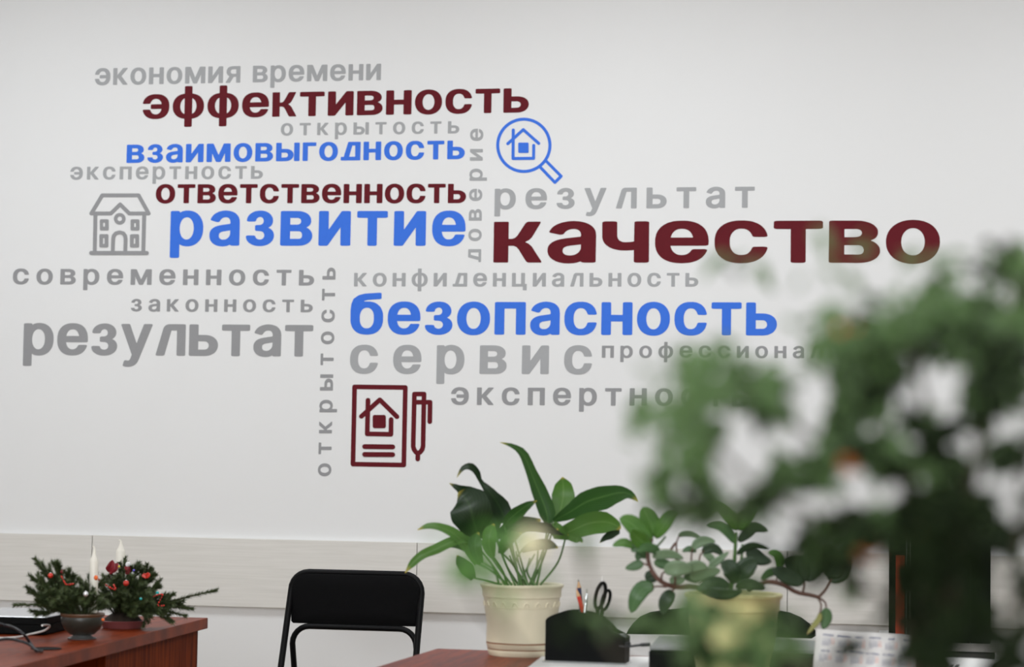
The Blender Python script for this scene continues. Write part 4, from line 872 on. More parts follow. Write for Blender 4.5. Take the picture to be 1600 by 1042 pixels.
lily([(750,842,.02),(743,826,.0),(738,806,-.01),(733,788,-.01),(725,776,.0),(716,770,.0)], [4,22,33,32,19,2], 'lily_dark', -.1, .15, 16)
lily([(772,836,.05),(766,812,.05),(752,788,.05),(732,773,.05),(715,762,.045),(702,755,.045)], [5,19,21,14,5,.3], 'lily_dark', .1, .2)
lily([(790,815,.03),(781,792,.03),(766,770,.02),(751,752,.02),(745,738,.01),(735,729,.0),(723,732,.0),(714,746,.0)], [13,15,8,3,5,6,3.5,.3], 'lily_dark', .2, .3, 20)
lily([(786,804,.06),(780,792,.07),(772,778,.07),(766,764,.07)], [7,12,8,1], 'lily_dark', .2, .2)
lily([(788,822,.02),(796,811,.0),(808,801,-.01),(823,790,-.02),(839,782,-.02)], [3,9,11,7,.3], 'lily', .3, .2)
lily([(776,838,.03),(795,828,.03),(818,818,.03),(845,812,.02)], [5,14,13,2], 'lily_dark', .2, .2)
lily([(800,830,-.02),(825,822,-.03),(850,823,-.04),(872,828,-.05),(888,836,-.05)], [3,8,9,8,1], 'lily_dark', .5, .25)
lily([(887,836,-.05),(876,826,-.06),(866,818,-.06),(872,828,-.065)], [2,5,4,1], 'lily_yellowish' if 'lily_yellowish' in M else 'lily_light', .2, .3)
lily([(744,882,-.01),(735,862,-.03),(722,845,-.05),(705,831,-.06),(685,823,-.07),(668,822,-.07),(652,828,-.07)], [3,9,10,8,6,4.5,.4], 'lily_light', .3, .3, 18)
lily([(740,846,-.03),(722,842,-.05),(702,848,-.06),(682,858,-.07),(662,866,-.08),(646,879,-.08),(633,895,-.08)], [3,7,8,8,7,6,.4], 'lily_light', .2, .3, 18)
lily([(730,862,-.01),(716,854,-.02),(700,852,-.03),(684,856,-.04)], [2,4,4,.5], 'lily', .3, .3)
lily([(740,905,.0),(730,890,.0),(720,878,.0),(714,867,.0)], [5,12,9,1], 'lily_dark', .1, .2)
lily([(752,880,-.03),(744,862,-.05),(742,846,-.05),(748,832,-.04)], [4,10,11,1], 'lily', .1, .2)
lily([(770,870,-.04),(764,850,-.06),(766,832,-.06),(772,818,-.05)], [4,11,11,1], 'lily_light', -.1, .2)
lily([(782,865,-.03),(790,848,-.05),(800,838,-.05),(815,832,-.04)], [4,10,9,1], 'lily', .1, .2)
lily([(815,862,-.02),(835,852,-.05),(856,850,-.06),(872,856,-.06)], [3,9,9,1], 'lily_dark', .3, .2)
for p in [[(838,916,0),(848,870,0),(856,822,0)],[(830,914,.0),(850,870,.02),(868,814,.03)],[(826,916,.0),(846,868,.0),(864,814,.0)],[(844,914,-.01),(872,878,-.02),(884,838,-.05)],
          [(800,914,0),(775,880,.01),(750,842,.02)],[(805,914,0),(790,880,.04),(772,836,.05)],[(812,914,0),(804,870,.03),(790,815,.03)],[(815,914,0),(800,865,.02),(788,822,.02)],
          [(795,914,0),(765,890,-.01),(744,880,-.01)],[(790,914,0),(768,880,-.02),(740,846,-.03)],[(825,916,0),(815,880,-.01),(800,830,-.02)],[(785,914,0),(762,908,0),(740,903,0)],
          [(808,916,-.02),(822,890,-.01),(836,866,0)],[(818,916,.01),(806,890,.0),(796,868,.0)],[(832,916,.01),(838,890,.01),(842,850,.01)],[(780,914,0),(772,890,-.01),(752,878,-.03)],[(793,914,0),(785,890,-.02),(770,868,-.04)],[(822,914,.0),(800,880,-.01),(782,862,-.03)],[(815,914,-.03),(806,880,-.03),(815,860,-.02)],[(826,917,-.03),(812,885,-.02),(806,862,.0)],[(838,917,-.02),(824,895,0),(828,872,0)],[(812,916,.03),(792,884,.02),(776,838,.03)]]:
    petiole(p)

# --- fleshy leaved plant in a pale yellow pot
qd = 3.70; qs = qd/FPX
qc = at(1146, 926, qd)
zr = qc.z
qb = Vector((qc.x, qc.y, .75)); qh = zr-.75
PEP = pot(qb, 54*qs, 77*qs, qh, M['yellow_pot'], 'fleshy round-leaved plant in a pale yellow pot behind the bush', 'potted_succulent', deco=False)
def qp(u, v, dd=0): return at(u, v, qd+dd)
def succ(pts, hw, mat, roll=0, fold=.12, ns=10):
    # rounded blade: the profile swells quickly and closes round
    m = MB(); pts = [qp(*p) for p in pts]
    prof = [.25, .72, .93, 1.0, .97, .85, .58, .06]
    m.leaf(pts, [hw*qs*w for w in prof], fold, roll, ns=ns)
    obj('leaf', m, M[mat], PEP, auto=False, solid=.0012)
def qstem(pts, r0=2.6, r1=1.8, mat='succ_stem', n=14):
    m = MB(); C = catmull([qp(*p) for p in pts], n)
    m.tube(C, [(r0+(r1-r0)*i/n)*qs for i in range(n+1)], 8)
    obj('stem', m, M[mat], PEP)
# stems
qstem([(1110,930,.0),(1085,916,-.05),(1055,917,-.08),(1032,908,-.09),(1018,890,-.09),(1012,868,-.08),(1018,842,-.08)], 4.2, 3)
qstem([(1120,925,.0),(1098,905,-.02),(1078,895,-.02),(1062,878,.0),(1048,862,.0),(1056,848,.0)], 3.2, 2)
qstem([(1140,925,0),(1146,895,0),(1148,870,0),(1150,832,0)], 4, 2.4, 'petiole')
qstem([(1150,895,0),(1158,875,-.01),(1160,850,-.01)], 2.6, 1.8, 'petiole')
qstem([(1170,922,-.02),(1196,909,-.06),(1222,913,-.08),(1244,925,-.08),(1266,930,-.08),(1282,934,-.08)], 4.2, 2.6)
qstem([(1278,934,-.08),(1283,945,-.08),(1281,958,-.08)], 1.6, 1.2); qstem([(1280,934,-.08),(1289,941,-.08),(1291,950,-.08)], 1.6, 1.2)
qstem([(1254,926,-.08),(1256,917,-.08),(1256,910,-.08)], 2, 1.6)
qstem([(1278,934,-.08),(1290,922,-.08),(1300,905,-.08)], 2.4, 1.6)
qstem([(1058,866,0),(1057,848,0),(1062,836,0)], 1.5, 1.1); qstem([(1080,876,0),(1081,862,0),(1083,856,0)], 1.5, 1.1); qstem([(1092,880,0),(1094,868,0),(1100,860,0)], 1.5, 1.1)
qstem([(1042,917,-.08),(1030,916,-.08),(1020,917,-.08)], 1.6, 1.2); qstem([(1060,917,-.08),(1052,921,-.08),(1050,926,-.08)], 1.6, 1.2)
qstem([(1054,916,-.08),(1055,905,-.09),(1054,898,-.09)], 1.6, 1.2); qstem([(1034,908,-.09),(1034,898,-.1),(1040,892,-.1)], 1.8, 1.3)
qstem([(1016,884,-.09),(1010,882,-.09),(1004,880,-.09)], 1.8, 1.2); qstem([(1216,890,-.03),(1216,898,-.03),(1212,908,-.05)], 1.6, 1.5)
qstem([(1015,862,-.08),(1030,850,-.06),(1040,838,-.06)], 2, 1.5, 'petiole')
# leaves: points from stalk to tip
for pts, w, mt, rl in [
    ([(1018,848,-.08),(1002,832,-.08),(984,816,-.08),(968,810,-.08)], 14, 'succ_young', .1),
    ([(1020,838,-.07),(1018,820,-.07),(1010,805,-.07),(1004,792,-.07)], 14, 'succ_young', .1),
    ([(1024,840,-.09),(1036,822,-.1),(1046,808,-.1),(1060,800,-.1)], 11, 'succ_young', -.2),
    ([(1018,850,-.09),(1006,848,-.1),(994,838,-.11),(985,828,-.12)], 13, 'succ_young', .2),
    ([(990,855,-.07),(980,849,-.07),(970,848,-.07),(957,853,-.07)], 7, 'succ_young', .1),
    ([(1010,866,-.07),(1002,858,-.07),(994,856,-.07),(987,862,-.07)], 9, 'succ', .0),
    ([(1010,872,-.06),(1004,866,-.06),(998,868,-.06),(996,876,-.06)], 7, 'succ', .0),
    ([(1030,866,-.09),(1022,858,-.1),(1008,856,-.11),(996,862,-.12)], 8, 'succ', .3),
    ([(1005,880,-.09),(998,882,-.09),(989,885,-.09),(977,888,-.09)], 7.5, 'succ', .1),
    ([(1022,917,-.08),(1006,919,-.08),(994,934,-.085),(986,957,-.08)], 13, 'succ', .1),
    ([(1052,924,-.08),(1044,932,-.085),(1038,944,-.085),(1036,959,-.08)], 10.5, 'succ_dark', .0),
    ([(1038,892,-.11),(1052,888,-.115),(1066,888,-.115),(1082,890,-.11)], 12.5, 'succ_light', .1),
    ([(1020,870,-.09),(1034,866,-.1),(1050,866,-.1),(1068,873,-.1)], 7.5, 'succ_light', .3),
    ([(1022,878,-.07),(1032,880,-.07),(1042,882,-.07),(1054,884,-.07)], 8, 'succ', .0),
    ([(1020,894,-.06),(1016,898,-.06),(1016,903,-.06),(1026,908,-.06)], 8, 'succ_dark', .0),
    ([(1046,905,-.08),(1052,906,-.08),(1062,906,-.08),(1070,904,-.08)], 7, 'succ_light', .2),
    ([(1068,890,-.08),(1080,886,-.08),(1092,884,-.08),(1105,886,-.08)], 9.5, 'succ_light', .2),
    ([(1078,902,-.07),(1094,897,-.07),(1108,894,-.07),(1126,891,-.07)], 11, 'succ_light', .3),
    ([(1068,902,-.05),(1080,902,-.05),(1090,904,-.05),(1102,902,-.05)], 7, 'succ_dark', .2),
    ([(1060,838,.0),(1068,834,.0),(1082,835,.0),(1097,842,.0)], 5, 'succ_light', .5),
    ([(1082,858,.0),(1090,849,.0),(1102,845,.0),(1118,846,.0)], 8, 'succ_light', .1),
    ([(1098,864,.0),(1106,857,.0),(1118,857,.0),(1130,868,.0)], 8, 'succ_dark', .1),
    ([(1088,862,.01),(1080,858,.01),(1074,858,.01),(1066,862,.01)], 5, 'succ', .1),
    ([(1108,890,-.02),(1114,882,-.02),(1124,874,-.02),(1139,862,-.02)], 6, 'succ_light', .1),
    ([(1110,880,.0),(1112,874,.0),(1106,868,.0),(1098,866,.0)], 6, 'succ_light', .0),
    ([(1152,828,-.01),(1144,812,-.02),(1132,797,-.02),(1118,781,-.02)], 11, 'succ_young', .0),
    ([(1153,828,-.01),(1160,814,-.02),(1170,803,-.02),(1184,792,-.02)], 13, 'succ_young', .0),
    ([(1148,848,.0),(1138,832,.0),(1124,822,.0),(1104,822,.0)], 8, 'succ', .2),
    ([(1154,846,.0),(1166,834,.0),(1180,824,.01),(1200,830,.01)], 9, 'succ_dark', .2),
    ([(1152,866,-.02),(1164,856,-.02),(1180,852,-.02),(1203,858,-.02)], 6, 'succ_dark', .4),
    ([(1168,858,-.01),(1176,866,-.01),(1188,874,-.01),(1205,878,-.01)], 11, 'succ_dark', -.1),
    ([(1216,890,-.03),(1218,876,-.03),(1212,865,-.03),(1200,864,-.03)], 8, 'succ_young', .2),
    ([(1150,910,-.05),(1145,895,-.06),(1138,885,-.06),(1126,880,-.06)], 14, 'succ_dark', .1),
    ([(1148,908,-.05),(1160,892,-.06),(1172,882,-.06),(1184,878,-.06)], 15, 'succ_dark', .1),
    ([(1140,915,-.07),(1122,910,-.08),(1104,914,-.09),(1090,922,-.09)], 10, 'succ_dark', .4),
    ([(1150,918,-.07),(1166,912,-.08),(1180,914,-.09),(1196,920,-.09)], 10, 'succ_dark', .4),
    ([(1190,905,-.05),(1200,896,-.05),(1210,893,-.05),(1222,898,-.05)], 7, 'succ', .3),
    ([(1100,924,-.09),(1120,926,-.1),(1140,928,-.1),(1160,924,-.1)], 9, 'succ_dark', .3),
    ([(1281,957,-.08),(1280,966,-.08),(1273,976,-.08),(1261,991,-.08)], 4.5, 'succ_yellow', .2),
    ([(1291,950,-.08),(1291,960,-.08),(1290,970,-.08),(1286,983,-.08)], 9.5, 'succ', .1),
    ([(1256,910,-.08),(1248,896,-.08),(1240,882,-.08),(1226,872,-.08)], 18, 'succ_dark', .1),
    ([(1258,908,-.08),(1264,890,-.08),(1272,872,-.08),(1270,850,-.08)], 20, 'succ_dark', .1),
    ([(1300,905,-.08),(1302,888,-.08),(1296,870,-.08),(1290,850,-.08)], 18, 'succ_dark', .1),
    ([(1296,908,-.08),(1308,898,-.08),(1320,884,-.08),(1330,870,-.08)], 14, 'succ_dark', .1),
    ([(1254,912,-.1),(1240,905,-.1),(1224,898,-.1),(1206,888,-.1)], 12, 'succ_dark', .1),
]:
    succ(pts, w, mt, rl)

# --- paper under the organiser
pz = .7508
p1_, p2_, p3_, p4_ = on_z(850, 1023.5, pz), on_z(1030, 1027, pz), on_z(1080, 1090, pz), on_z(740, 1110, pz)
pm = MB(); t_ = .0012
vs = [p+Vector((0, 0, q)) for q in (0, t_) for p in (p1_, p2_, p3_, p4_)]
pm.add(vs, [(0,3,2,1),(4,5,6,7),(0,1,5,4),(1,2,6,5),(2,3,7,6),(3,0,4,7)])
tag(obj('paper_sheet', pm, M['paper'], smooth=False), 'white paper sheets lying under the black desk organiser', 'paper')

# --- black desk organiser
oz = .7522
oc = on_z(915, 1036.5, oz); od = depth(oc); os_ = od/FPX
ORGN = thing('desk_organizer', 'black desk organiser with curved top on a clear base, holding pencils', 'desk organiser', oc)
oa = R(-2)
def op(u, v, y): # picture offset to organiser plane
    x = (u-915)*os_; z = (1033.2-v)*os_
    q = Matrix.Rotation(oa, 3, 'Z') @ Vector((x, y, 0))
    return Vector((oc.x+q.x, oc.y+q.y, oz+z))
front = [(850,1030),(850,968),(853,964),(859,960.5),(867,957),(876,954),(885,952.5),(896,952),(918,955),(936,962),(950,974),(957,982),(966,986),(977,992),(977,1030)]
def panel(poly, y0, y1):
    n = len(poly); vs = [op(u, v, y0) for u, v in poly]+[op(u, v, y1) for u, v in poly]
    fs = [tuple(range(n)), tuple(range(2*n-1, n-1, -1))]+[(i, i+n, (i+1) % n+n, (i+1) % n) for i in range(n)]
    return MB().add(vs, fs)
obj('front_panel', panel(front, 0, .003), M['black_plastic'], ORGN, False)
obj('back_panel', panel(front, .052, .055), M['black_plastic'], ORGN, False)
obj('side_panel', panel([(850,1030),(850,968),(852.5,968),(852.5,1030)], .0032, .0518), M['black_plastic'], ORGN, False)
obj('side_panel', panel([(974.5,1030),(974.5,992),(977,992),(977,1030)], .0032, .0518), M['black_plastic'], ORGN, False)
obj('divider', panel([(948,1030),(948,976),(950,976),(950,1030)], .0032, .0518), M['black_plastic'], ORGN, False)
obj('base_plate', panel([(847,1033.2),(847,1030.4),(980,1030.4),(980,1033.2)], -.006, .060), M['clear'], ORGN, False, bevel=.0006)
g2 = thing('glass_block', 'small clear faceted block in the low pocket of the organiser', 'paperweight', op(966, 1000, .02))
obj('block', MB().box((-.010, -.010, .0), (.010, .010, .019), .5, op(966, 1003, .02)), M['clear'], g2, False, bevel=.003)
obj('core', MB().box((-.004, -.004, .003), (.004, .004, .015), .5, op(966, 1003, .02)), M['chrome'], g2, False)

def pencil(tip, foot, rpx, body, wood_m, lead_m, label):
    a = op(*tip); b = op(*foot); d = (b-a); L = d.length; d /= L
    r = rpx*os_
    t = thing('pencil', label, 'pencil', b, 'pencils in the organiser')
    obj('barrel', MB().tube([a+d*.016, b], r, 6), body, t, smooth=False)
    obj('sharpened_cone', MB().tube([a+d*.0045, a+d*.016], [r*.32, r*.97], 10), wood_m, t)
    obj('lead', MB().tube([a, a+d*.0046], [r*.08, r*.32], 8), lead_m, t)
pencil((895,904.5,.040), (908,1027,.043), 3.6, M['pencil_blue'], M['pencil_wood'], M['lead'], 'dark blue pencil standing in the black organiser')
pencil((893.5,918,.03), (926,1026,.035), 3.6, M['pencil_red'], M['pencil_wood'], M['lead_red'], 'red pencil leaning in the black organiser')
t = thing('ballpoint_pen', 'silver ballpoint pen standing in the black organiser', 'pen', op(905, 1026, .02))
a = op(910.5, 919, .03); b = op(903, 1026, .02); dd = (b-a).normalized()
obj('barrel', MB().tube([a+dd*.012, b], 2.6*os_, 10), M['chrome'], t)
obj('push_button', MB().tube([a, a+dd*.011], 1.4*os_, 8), M['chrome'], t)
obj('clip', MB().tube([op(912.5,926,.027), op(911.5,932,.026), op(907.5,944,.026)], 1.0*os_, 6), M['chrome'], t)
t = thing('felt_pen', 'white pen standing behind the scissors in the organiser', 'pen', op(928, 1026, .046))
a = op(932.6, 899, .048); b = op(926, 1026, .046); dd = (b-a).normalized()
obj('barrel', MB().tube([a+dd*.010, b], 2.4*os_, 10), M['white_plastic'], t)
obj('pen_cap', MB().tube([a, a+dd*.004, a+dd*.0098], [1.0*os_, 2.2*os_, 2.6*os_], 10), M['white_plastic'], t)
SCI = thing('scissors', 'scissors with black ring handles standing in the organiser', 'scissors', op(926, 1026, .03))
def ring(cu, cv, au, av, tilt, y, r):
    pts = []
    for i in range(25):
        w = 2*math.pi*i/24
        x, z = au*math.cos(w), av*math.sin(w)
        x2 = x*math.cos(tilt)+z*math.sin(tilt); z2 = -x*math.sin(tilt)+z*math.cos(tilt)
        pts.append(op(cu+x2, cv-z2, y))
    return MB().tube(pts, r*os_, 8, cap=False)
m = ring(931.5, 929, 7, 20.5, R(13), .036, 3.0); m.tube([op(927,948,.036), op(929,975,.036), op(927,990,.036)], 3*os_, 8)
obj('handle', m, M['black_plastic'], SCI)
m = ring(941.5, 935, 5.6, 15.5, R(16), .029, 2.6); m.tube([op(937,949,.029), op(931,975,.029), op(929,990,.029)], 2.8*os_, 8)
obj('handle', m, M['black_plastic'], SCI)
obj('blade', MB().tube([op(927,990,.036), op(926,1026,.036)], [2.6*os_, .8*os_], 6), M['chrome'], SCI)
obj('blade', MB().tube([op(929,990,.029), op(931,1026,.029)], [2.6*os_, .8*os_], 6), M['chrome'], SCI)

# --- black box with gray top behind the yellow pot, with its wire
zx = .800
k1, k2 = on_z(1014, 1010, zx), on_z(1026, 992, zx); k3 = on_z(1276, 1017, zx)
wx = (k3-k1).length
ka = math.atan2((k3-k1).y, (k3-k1).x)
kd = (k2-k1).length*.9
DEV = thing('scanner', 'flat black device with gray lid behind the yellow plant pot', 'scanner', (k1.x, k1.y, .75))
obj('body', MB().box((0, 0, .7505), (wx, kd, .793), ka, (k1.x, k1.y, 0)), M['black_plastic'], DEV, False, bevel=.003)
obj('lid', MB().box((.001, .001, .7935), (wx-.001, kd-.001, .800), ka, (k1.x, k1.y, 0)), M['gray_top'], DEV, False, bevel=.002)
wp = [k1+Vector((.012, .03, -.022))]
m = MB()
m.tube(catmull([at(1016,1007,3.9), at(1004,1007.5,3.9), at(992,1009,3.9), at(980,1010,3.9), at(978,1005,3.9), at(983,1004,3.9), at(985,1006,3.9), at(982,1009,3.9), at(976,1010,3.9), at(968,1009,3.92)], 40), [.0034]*6+[.0022]*6+[.0012]*29, 8)
tag(obj('device_cable', m, M['rubber'], None), 'thin black wire with a loop leading to the flat black device', 'cable')

# --- desk calendar
ca_d = 3.74
cl, cr_ = at(1276, 982.5, ca_d), at(1432, 993, ca_d-.012)
cr_.z = cl.z+(cr_.z-cl.z)
wv = cr_-cl; cw = wv.length; wx_ = wv.normalized()
hgt = (cl.z+cr_.z)/2-.752
back = Vector((-wx_.y, wx_.x, 0)).normalized()
CAL = thing('desk_calendar', 'white tent desk calendar with printed months standing on the desk', 'calendar', (cl+cr_)/2-Vector((0, 0, hgt)))
def cp(a, s, off=0):
    """a across 0..1 scaled in metres, s metres down the front face"""
    dn = (Vector((0, 0, -1))-back*.42+wx_*-.10).normalized()
    nrm = wx_.cross(dn).normalized()
    if nrm.dot(CAM-cl) < 0: nrm = -nrm
    return cl+wx_*a+dn*s+nrm*off
dn_len = hgt/ (Vector((0,0,-1))-back*.42+wx_*-.10).normalized().z*-1
def slab(f, L):
    vs = [f(0, 0), f(cw, 0), f(cw, L), f(0, L)]
    return vs
m = MB()
A = [cp(0, 0), cp(cw, 0), cp(cw*1.0, dn_len), cp(0, dn_len)]
Bk = [p-Vector((0, 0, .0007))+back*.0012 for p in A]
m.add(A+Bk, [(0,1,2,3),(7,6,5,4),(0,4,5,1),(1,5,6,2),(2,6,7,3),(3,7,4,0)])
obj('front_leaf', m, M['paper'], CAL, False)
dnb = (Vector((0, 0, -1))+back*.50+wx_*-.05).normalized()
m = MB()
A = [cl+back*.002, cr_+back*.002, cr_+back*.002+dnb*(hgt/-dnb.z), cl+back*.002+dnb*(hgt/-dnb.z)]
m.add(A+[p+back*.001 for p in A], [(0,1,2,3),(7,6,5,4),(0,4,5,1),(1,5,6,2),(2,6,7,3),(3,7,4,0)])
obj('back_leaf', m, M['paper'], CAL, False)
def print_on(name, items, mat):
    """items: (text, x, s, height, kx): text lines printed on the front face"""
    loops = []
    for (txt, x, s, h, kx) in items:
        q = x
        for c in txt:
            for L in GC[c]:
                loops.append([(q+gx/1000*h*kx, -(s)+gy/1000*h) for gx, gy in L])
            q += (gw(c)+.18)*h*kx
    me = flat_mesh(name, loops, .00005, mat)
    for v in me.vertices:
        p = cp(v.co.x, -v.co.y, .0003+v.co.z); v.co = p-ORG[CAL.name]
    me.update()
    o = bpy.data.objects.new(name, me); COL.objects.link(o); o.parent = CAL; ORG[o.name] = ORG[CAL.name]
months = ['январь', 'февраль', 'март', 'апрель', 'май', 'июнь', 'июль', 'август', 'сентябрь', 'октябрь', 'ноябрь', 'декабрь']
mdays = [31, 28, 31, 30, 31, 30, 31, 31, 30, 31, 30, 31]; start = [1, 4, 4, 0, 2, 5, 0, 3, 6, 1, 4, 6]
css = ca_d/FPX
for i, mname in enumerate(months):
    col, row = i % 6, i//6
    x0 = (10+24.3*col-row*3)*css; s0 = (10+26*row)*css
    hd = 2.7*css
    wd = sum(gw(c)+.18 for c in mname)*hd
    items, red_ = [(mname, x0+9*css-wd/2, s0, hd, 1.0)], []
    for d in range(1, mdays[i]+1):
        k = start[i]+d-1; c_, r_ = k % 7, k//7
        it = (str(d), x0+c_*2.75*css, s0+(4.2+r_*2.9)*css, 1.45*css, .75)
        (red_ if c_ >= 5 else items).append(it)
    print_on('month_print', items, M['ink']); print_on('weekend_print', red_, M['ink_red'])

# --- sheet with printing at the right of the desk
pz = .7508
q1, q2, q3, q4 = on_z(1470, 1036, pz), on_z(1585, 1041, pz), on_z(1570, 1075, pz), on_z(1440, 1072, pz)
PS = thing('notebook', 'white notepad lying on the desk in front of the black binders', 'notepad', (q1+q3)/2)
def quad_slab(q, h):
    vs = list(q)+[p+Vector((0, 0, h)) for p in q]
    return MB().add(vs, [(0,3,2,1),(4,5,6,7),(0,1,5,4),(1,2,6,5),(2,3,7,6),(3,0,4,7)])
obj('pages', quad_slab((q1, q2, q3, q4), .012), M['paper'], PS, False)
lb = MB()
for i in range(4):
    a0 = q1.lerp(q2, .08+i*.07).lerp(q4.lerp(q3, .08+i*.07), .34); a1 = q1.lerp(q2, .08+i*.07+.05).lerp(q4.lerp(q3, .08+i*.07+.05), .34)
    b0 = a0+(q4-q1)*.2; b1_ = a1+(q4-q1)*.2
    up_ = Vector((0, 0, .0125))
    lb.add([a0+up_, a1+up_, b1_+up_, b0+up_, a0+up_-Vector((0,0,.0004)), a1+up_-Vector((0,0,.0004)), b1_+up_-Vector((0,0,.0004)), b0+up_-Vector((0,0,.0004))], [(0,1,2,3),(7,6,5,4),(0,4,5,1),(1,5,6,2),(2,6,7,3),(3,7,4,0)])
obj('printed_line', lb, M['ink_black'], PS, False)

# ------------------------------------------------------------------ low cabinet with binders behind the desk
bd = 5.45; bs = bd/FPX
bl, br_ = at(1389, 1001, bd), at(1547, 1005, bd-.01)
zc = (bl.z+br_.z)/2
CAB = thing('low_cabinet', 'low dark cabinet with pale top under the black binders', 'cabinet', (bl.x+.15, bl.y+.15, 0))
cx0, cx1 = bl.x-.03, br_.x+.02
cy0, cy1 = min(bl.y, br_.y)-.01, bl.y+.36
obj('carcass', MB().box((cx0+.01, cy0+.012, .0), (cx1-.01, cy1, zc-.0205)), M['dark_wood'], CAB, False)
obj('cabinet_top', MB().box((cx0, cy0, zc-.02), (cx1, cy1, zc)), M['cab_top'], CAB, False, bevel=.001)
obj('door', MB().box((cx0+.012, cy0-.004, .06), ((cx0+cx1)/2-.002, cy0+.0115, zc-.024)), M['dark_wood'], CAB, False)
obj('door', MB().box(((cx0+cx1)/2+.002, cy0-.004, .06), (cx1-.012, cy0+.0115, zc-.024)), M['dark_wood'], CAB, False)
us = [(1388.5, 1421), (1422, 1468), (1469, 1515), (1516, 1547)]
lbs = ['black ring binder with orange spine label on the low cabinet', 'black ring binder standing next to the one with orange label', 'third black ring binder of the row, counted from the orange label', 'black ring binder at the wall-side end of the cabinet row']
lbs[3] = 'last black ring binder of the row, farthest from the orange label'
for i, (ua, ub) in enumerate(us):
    xa, xb = at(ua, 1003, bd).x, at(ub, 1003, bd).x
    hb = (202 if i else 186)*bs
    B = thing('ring_binder', lbs[i], 'binder', ((xa+xb)/2, cy0+.15, zc), 'black binders on the low cabinet')
    y0 = cy0+.012+.0*i
    obj('cover', MB().box((xa, y0, zc+.0005), (xa+.003, y0+.28, zc+hb)).box((xb-.0035, y0, zc+.0005), (xb-.0005, y0+.28, zc+hb)), M['black_plastic'], B, False)
    obj('spine', MB().box((xa+.0032, y0, zc+.0005), (xb-.0037, y0+.003, zc+hb)), M['black_plastic'], B, False)
    obj('pages', MB().box((xa+.006, y0+.006, zc+.006), (xb-.006, y0+.27, zc+hb-.01)), M['paper'], B, False)
    if i == 0:
        obj('spine_label', MB().box((at(1399,1003,bd).x, y0-.0008, zc+.008), (at(1413,1003,bd).x, y0-.0001, zc+hb*.72)), M['orange'], B, False)
        obj('spine_edge', MB().box((at(1415,1003,bd).x, y0-.0006, zc+.008), (at(1416.6,1003,bd).x, y0-.0001, zc+hb*.9)), M['gray'], B, False)

# ------------------------------------------------------------------ office chair behind the right desk
ofd = 5.0; fs_ = ofd/FPX
of = at(1128, 992, ofd)
OC = thing('office_chair', 'black office chair with wide low backrest behind the plant desk', 'chair', (of.x, of.y, 0))
poly = [(978,991),(981,984),(988,974),(998,964),(1012,958),(1040,954.5),(1076,951.5),(1120,949),(1170,950),(1210,955),(1232,959),(1250,966),(1264,976),(1273,986),(1274,994),(1268,998),(1130,995)]
n = len(poly)
def ofp(u, v, k, y):
    u2 = 1128+(u-1128)*k; v2 = 974+(v-974)*k
    p = at(u2, v2, ofd); curve = ((u2-1128)/148)**2*.05
    return p+Vector((0, y-curve+.05, 0))
vs = [ofp(u, v, k, y) for (k, y) in ((.9, -.001), (.97, -.0), (1, .006), (1, .03), (.95, .04)) for (u, v) in poly]
fs = []
for i in range(4):
    for k in range(n): fs.append((i*n+k, i*n+(k+1) % n, (i+1)*n+(k+1) % n, (i+1)*n+k))
fs += [tuple(range(n-1, -1, -1)), tuple(range(4*n, 5*n))]
obj('backrest', MB().add(vs, fs), M['office_fabric'], OC, auto=False)
bx, by = of.x, of.y+.05
obj('back_post', MB().tube([(bx, by+.05, .66), (bx, by+.06, .50), (bx, by-.02, .44)], .016, 8), M['black_metal'], OC)
obj('seat', MB().box((-.23, -.44, .44), (.23, .0, .52), 0, (bx, by-.03, 0)), M['office_fabric'], OC, bevel=.03)
obj('gas_post', MB().tube([(bx, by-.23, .44), (bx, by-.23, .10)], .025, 12), M['black_metal'], OC)
for k in range(5):
    a = k*2*math.pi/5+.3; e = Vector((bx+.28*math.cos(a), by-.23+.28*math.sin(a), .065))
    lg = obj('leg', MB().tube([(bx, by-.23, .10), e], [.022, .014], 8), M['black_plastic'], OC)
    obj('caster', MB().sphere(e-Vector((0, 0, .037)), .027, 12), M['black_plastic'], lg)

# ------------------------------------------------------------------ bushy plant close to the lens, on a side table
BD = 1.2                           # distance factor of the close plant
def bt(u, v, d): return at(u, v, d*BD)
gd = .80
tp = bt(1450, 900, .90)
TB = thing('side_table', 'small white side table under the close bushy plant', 'table', (tp.x, tp.y, 0))
obj('table_top', MB().box((-.35, -.3, .70), (.30, .3, .725), YAW, (tp.x, tp.y, 0)), M['white_plastic'], TB, False, bevel=.002)
for sx, sy in ((-.32, -.27), (.27, -.27), (.27, .27), (-.32, .27)):
    q = Matrix.Rotation(YAW, 3, 'Z') @ Vector((sx, sy, 0))
    obj('leg', MB().tube([(tp.x+q.x, tp.y+q.y, 0), (tp.x+q.x, tp.y+q.y, .6995)], .016, 10), M['chrome'], TB)
bb = Vector((tp.x, tp.y, .7255))
BUSH = thing('bushy_houseplant', 'bushy small-leaved green plant with orange buds, large and blurred before the desks', 'potted plant', bb)
obj('pot', MB().lathe([(0, 0), (.07, 0), (.075, .004), (.098, .19), (.102, .2), (.094, .2), (.088, .17), (0, .168)], bb, 40), M['white_pot'], BUSH)
obj('soil', MB().lathe([(.087, .171), (0, .176)], bb, 20), M['soil'], BUSH)
rng = random.Random(21)
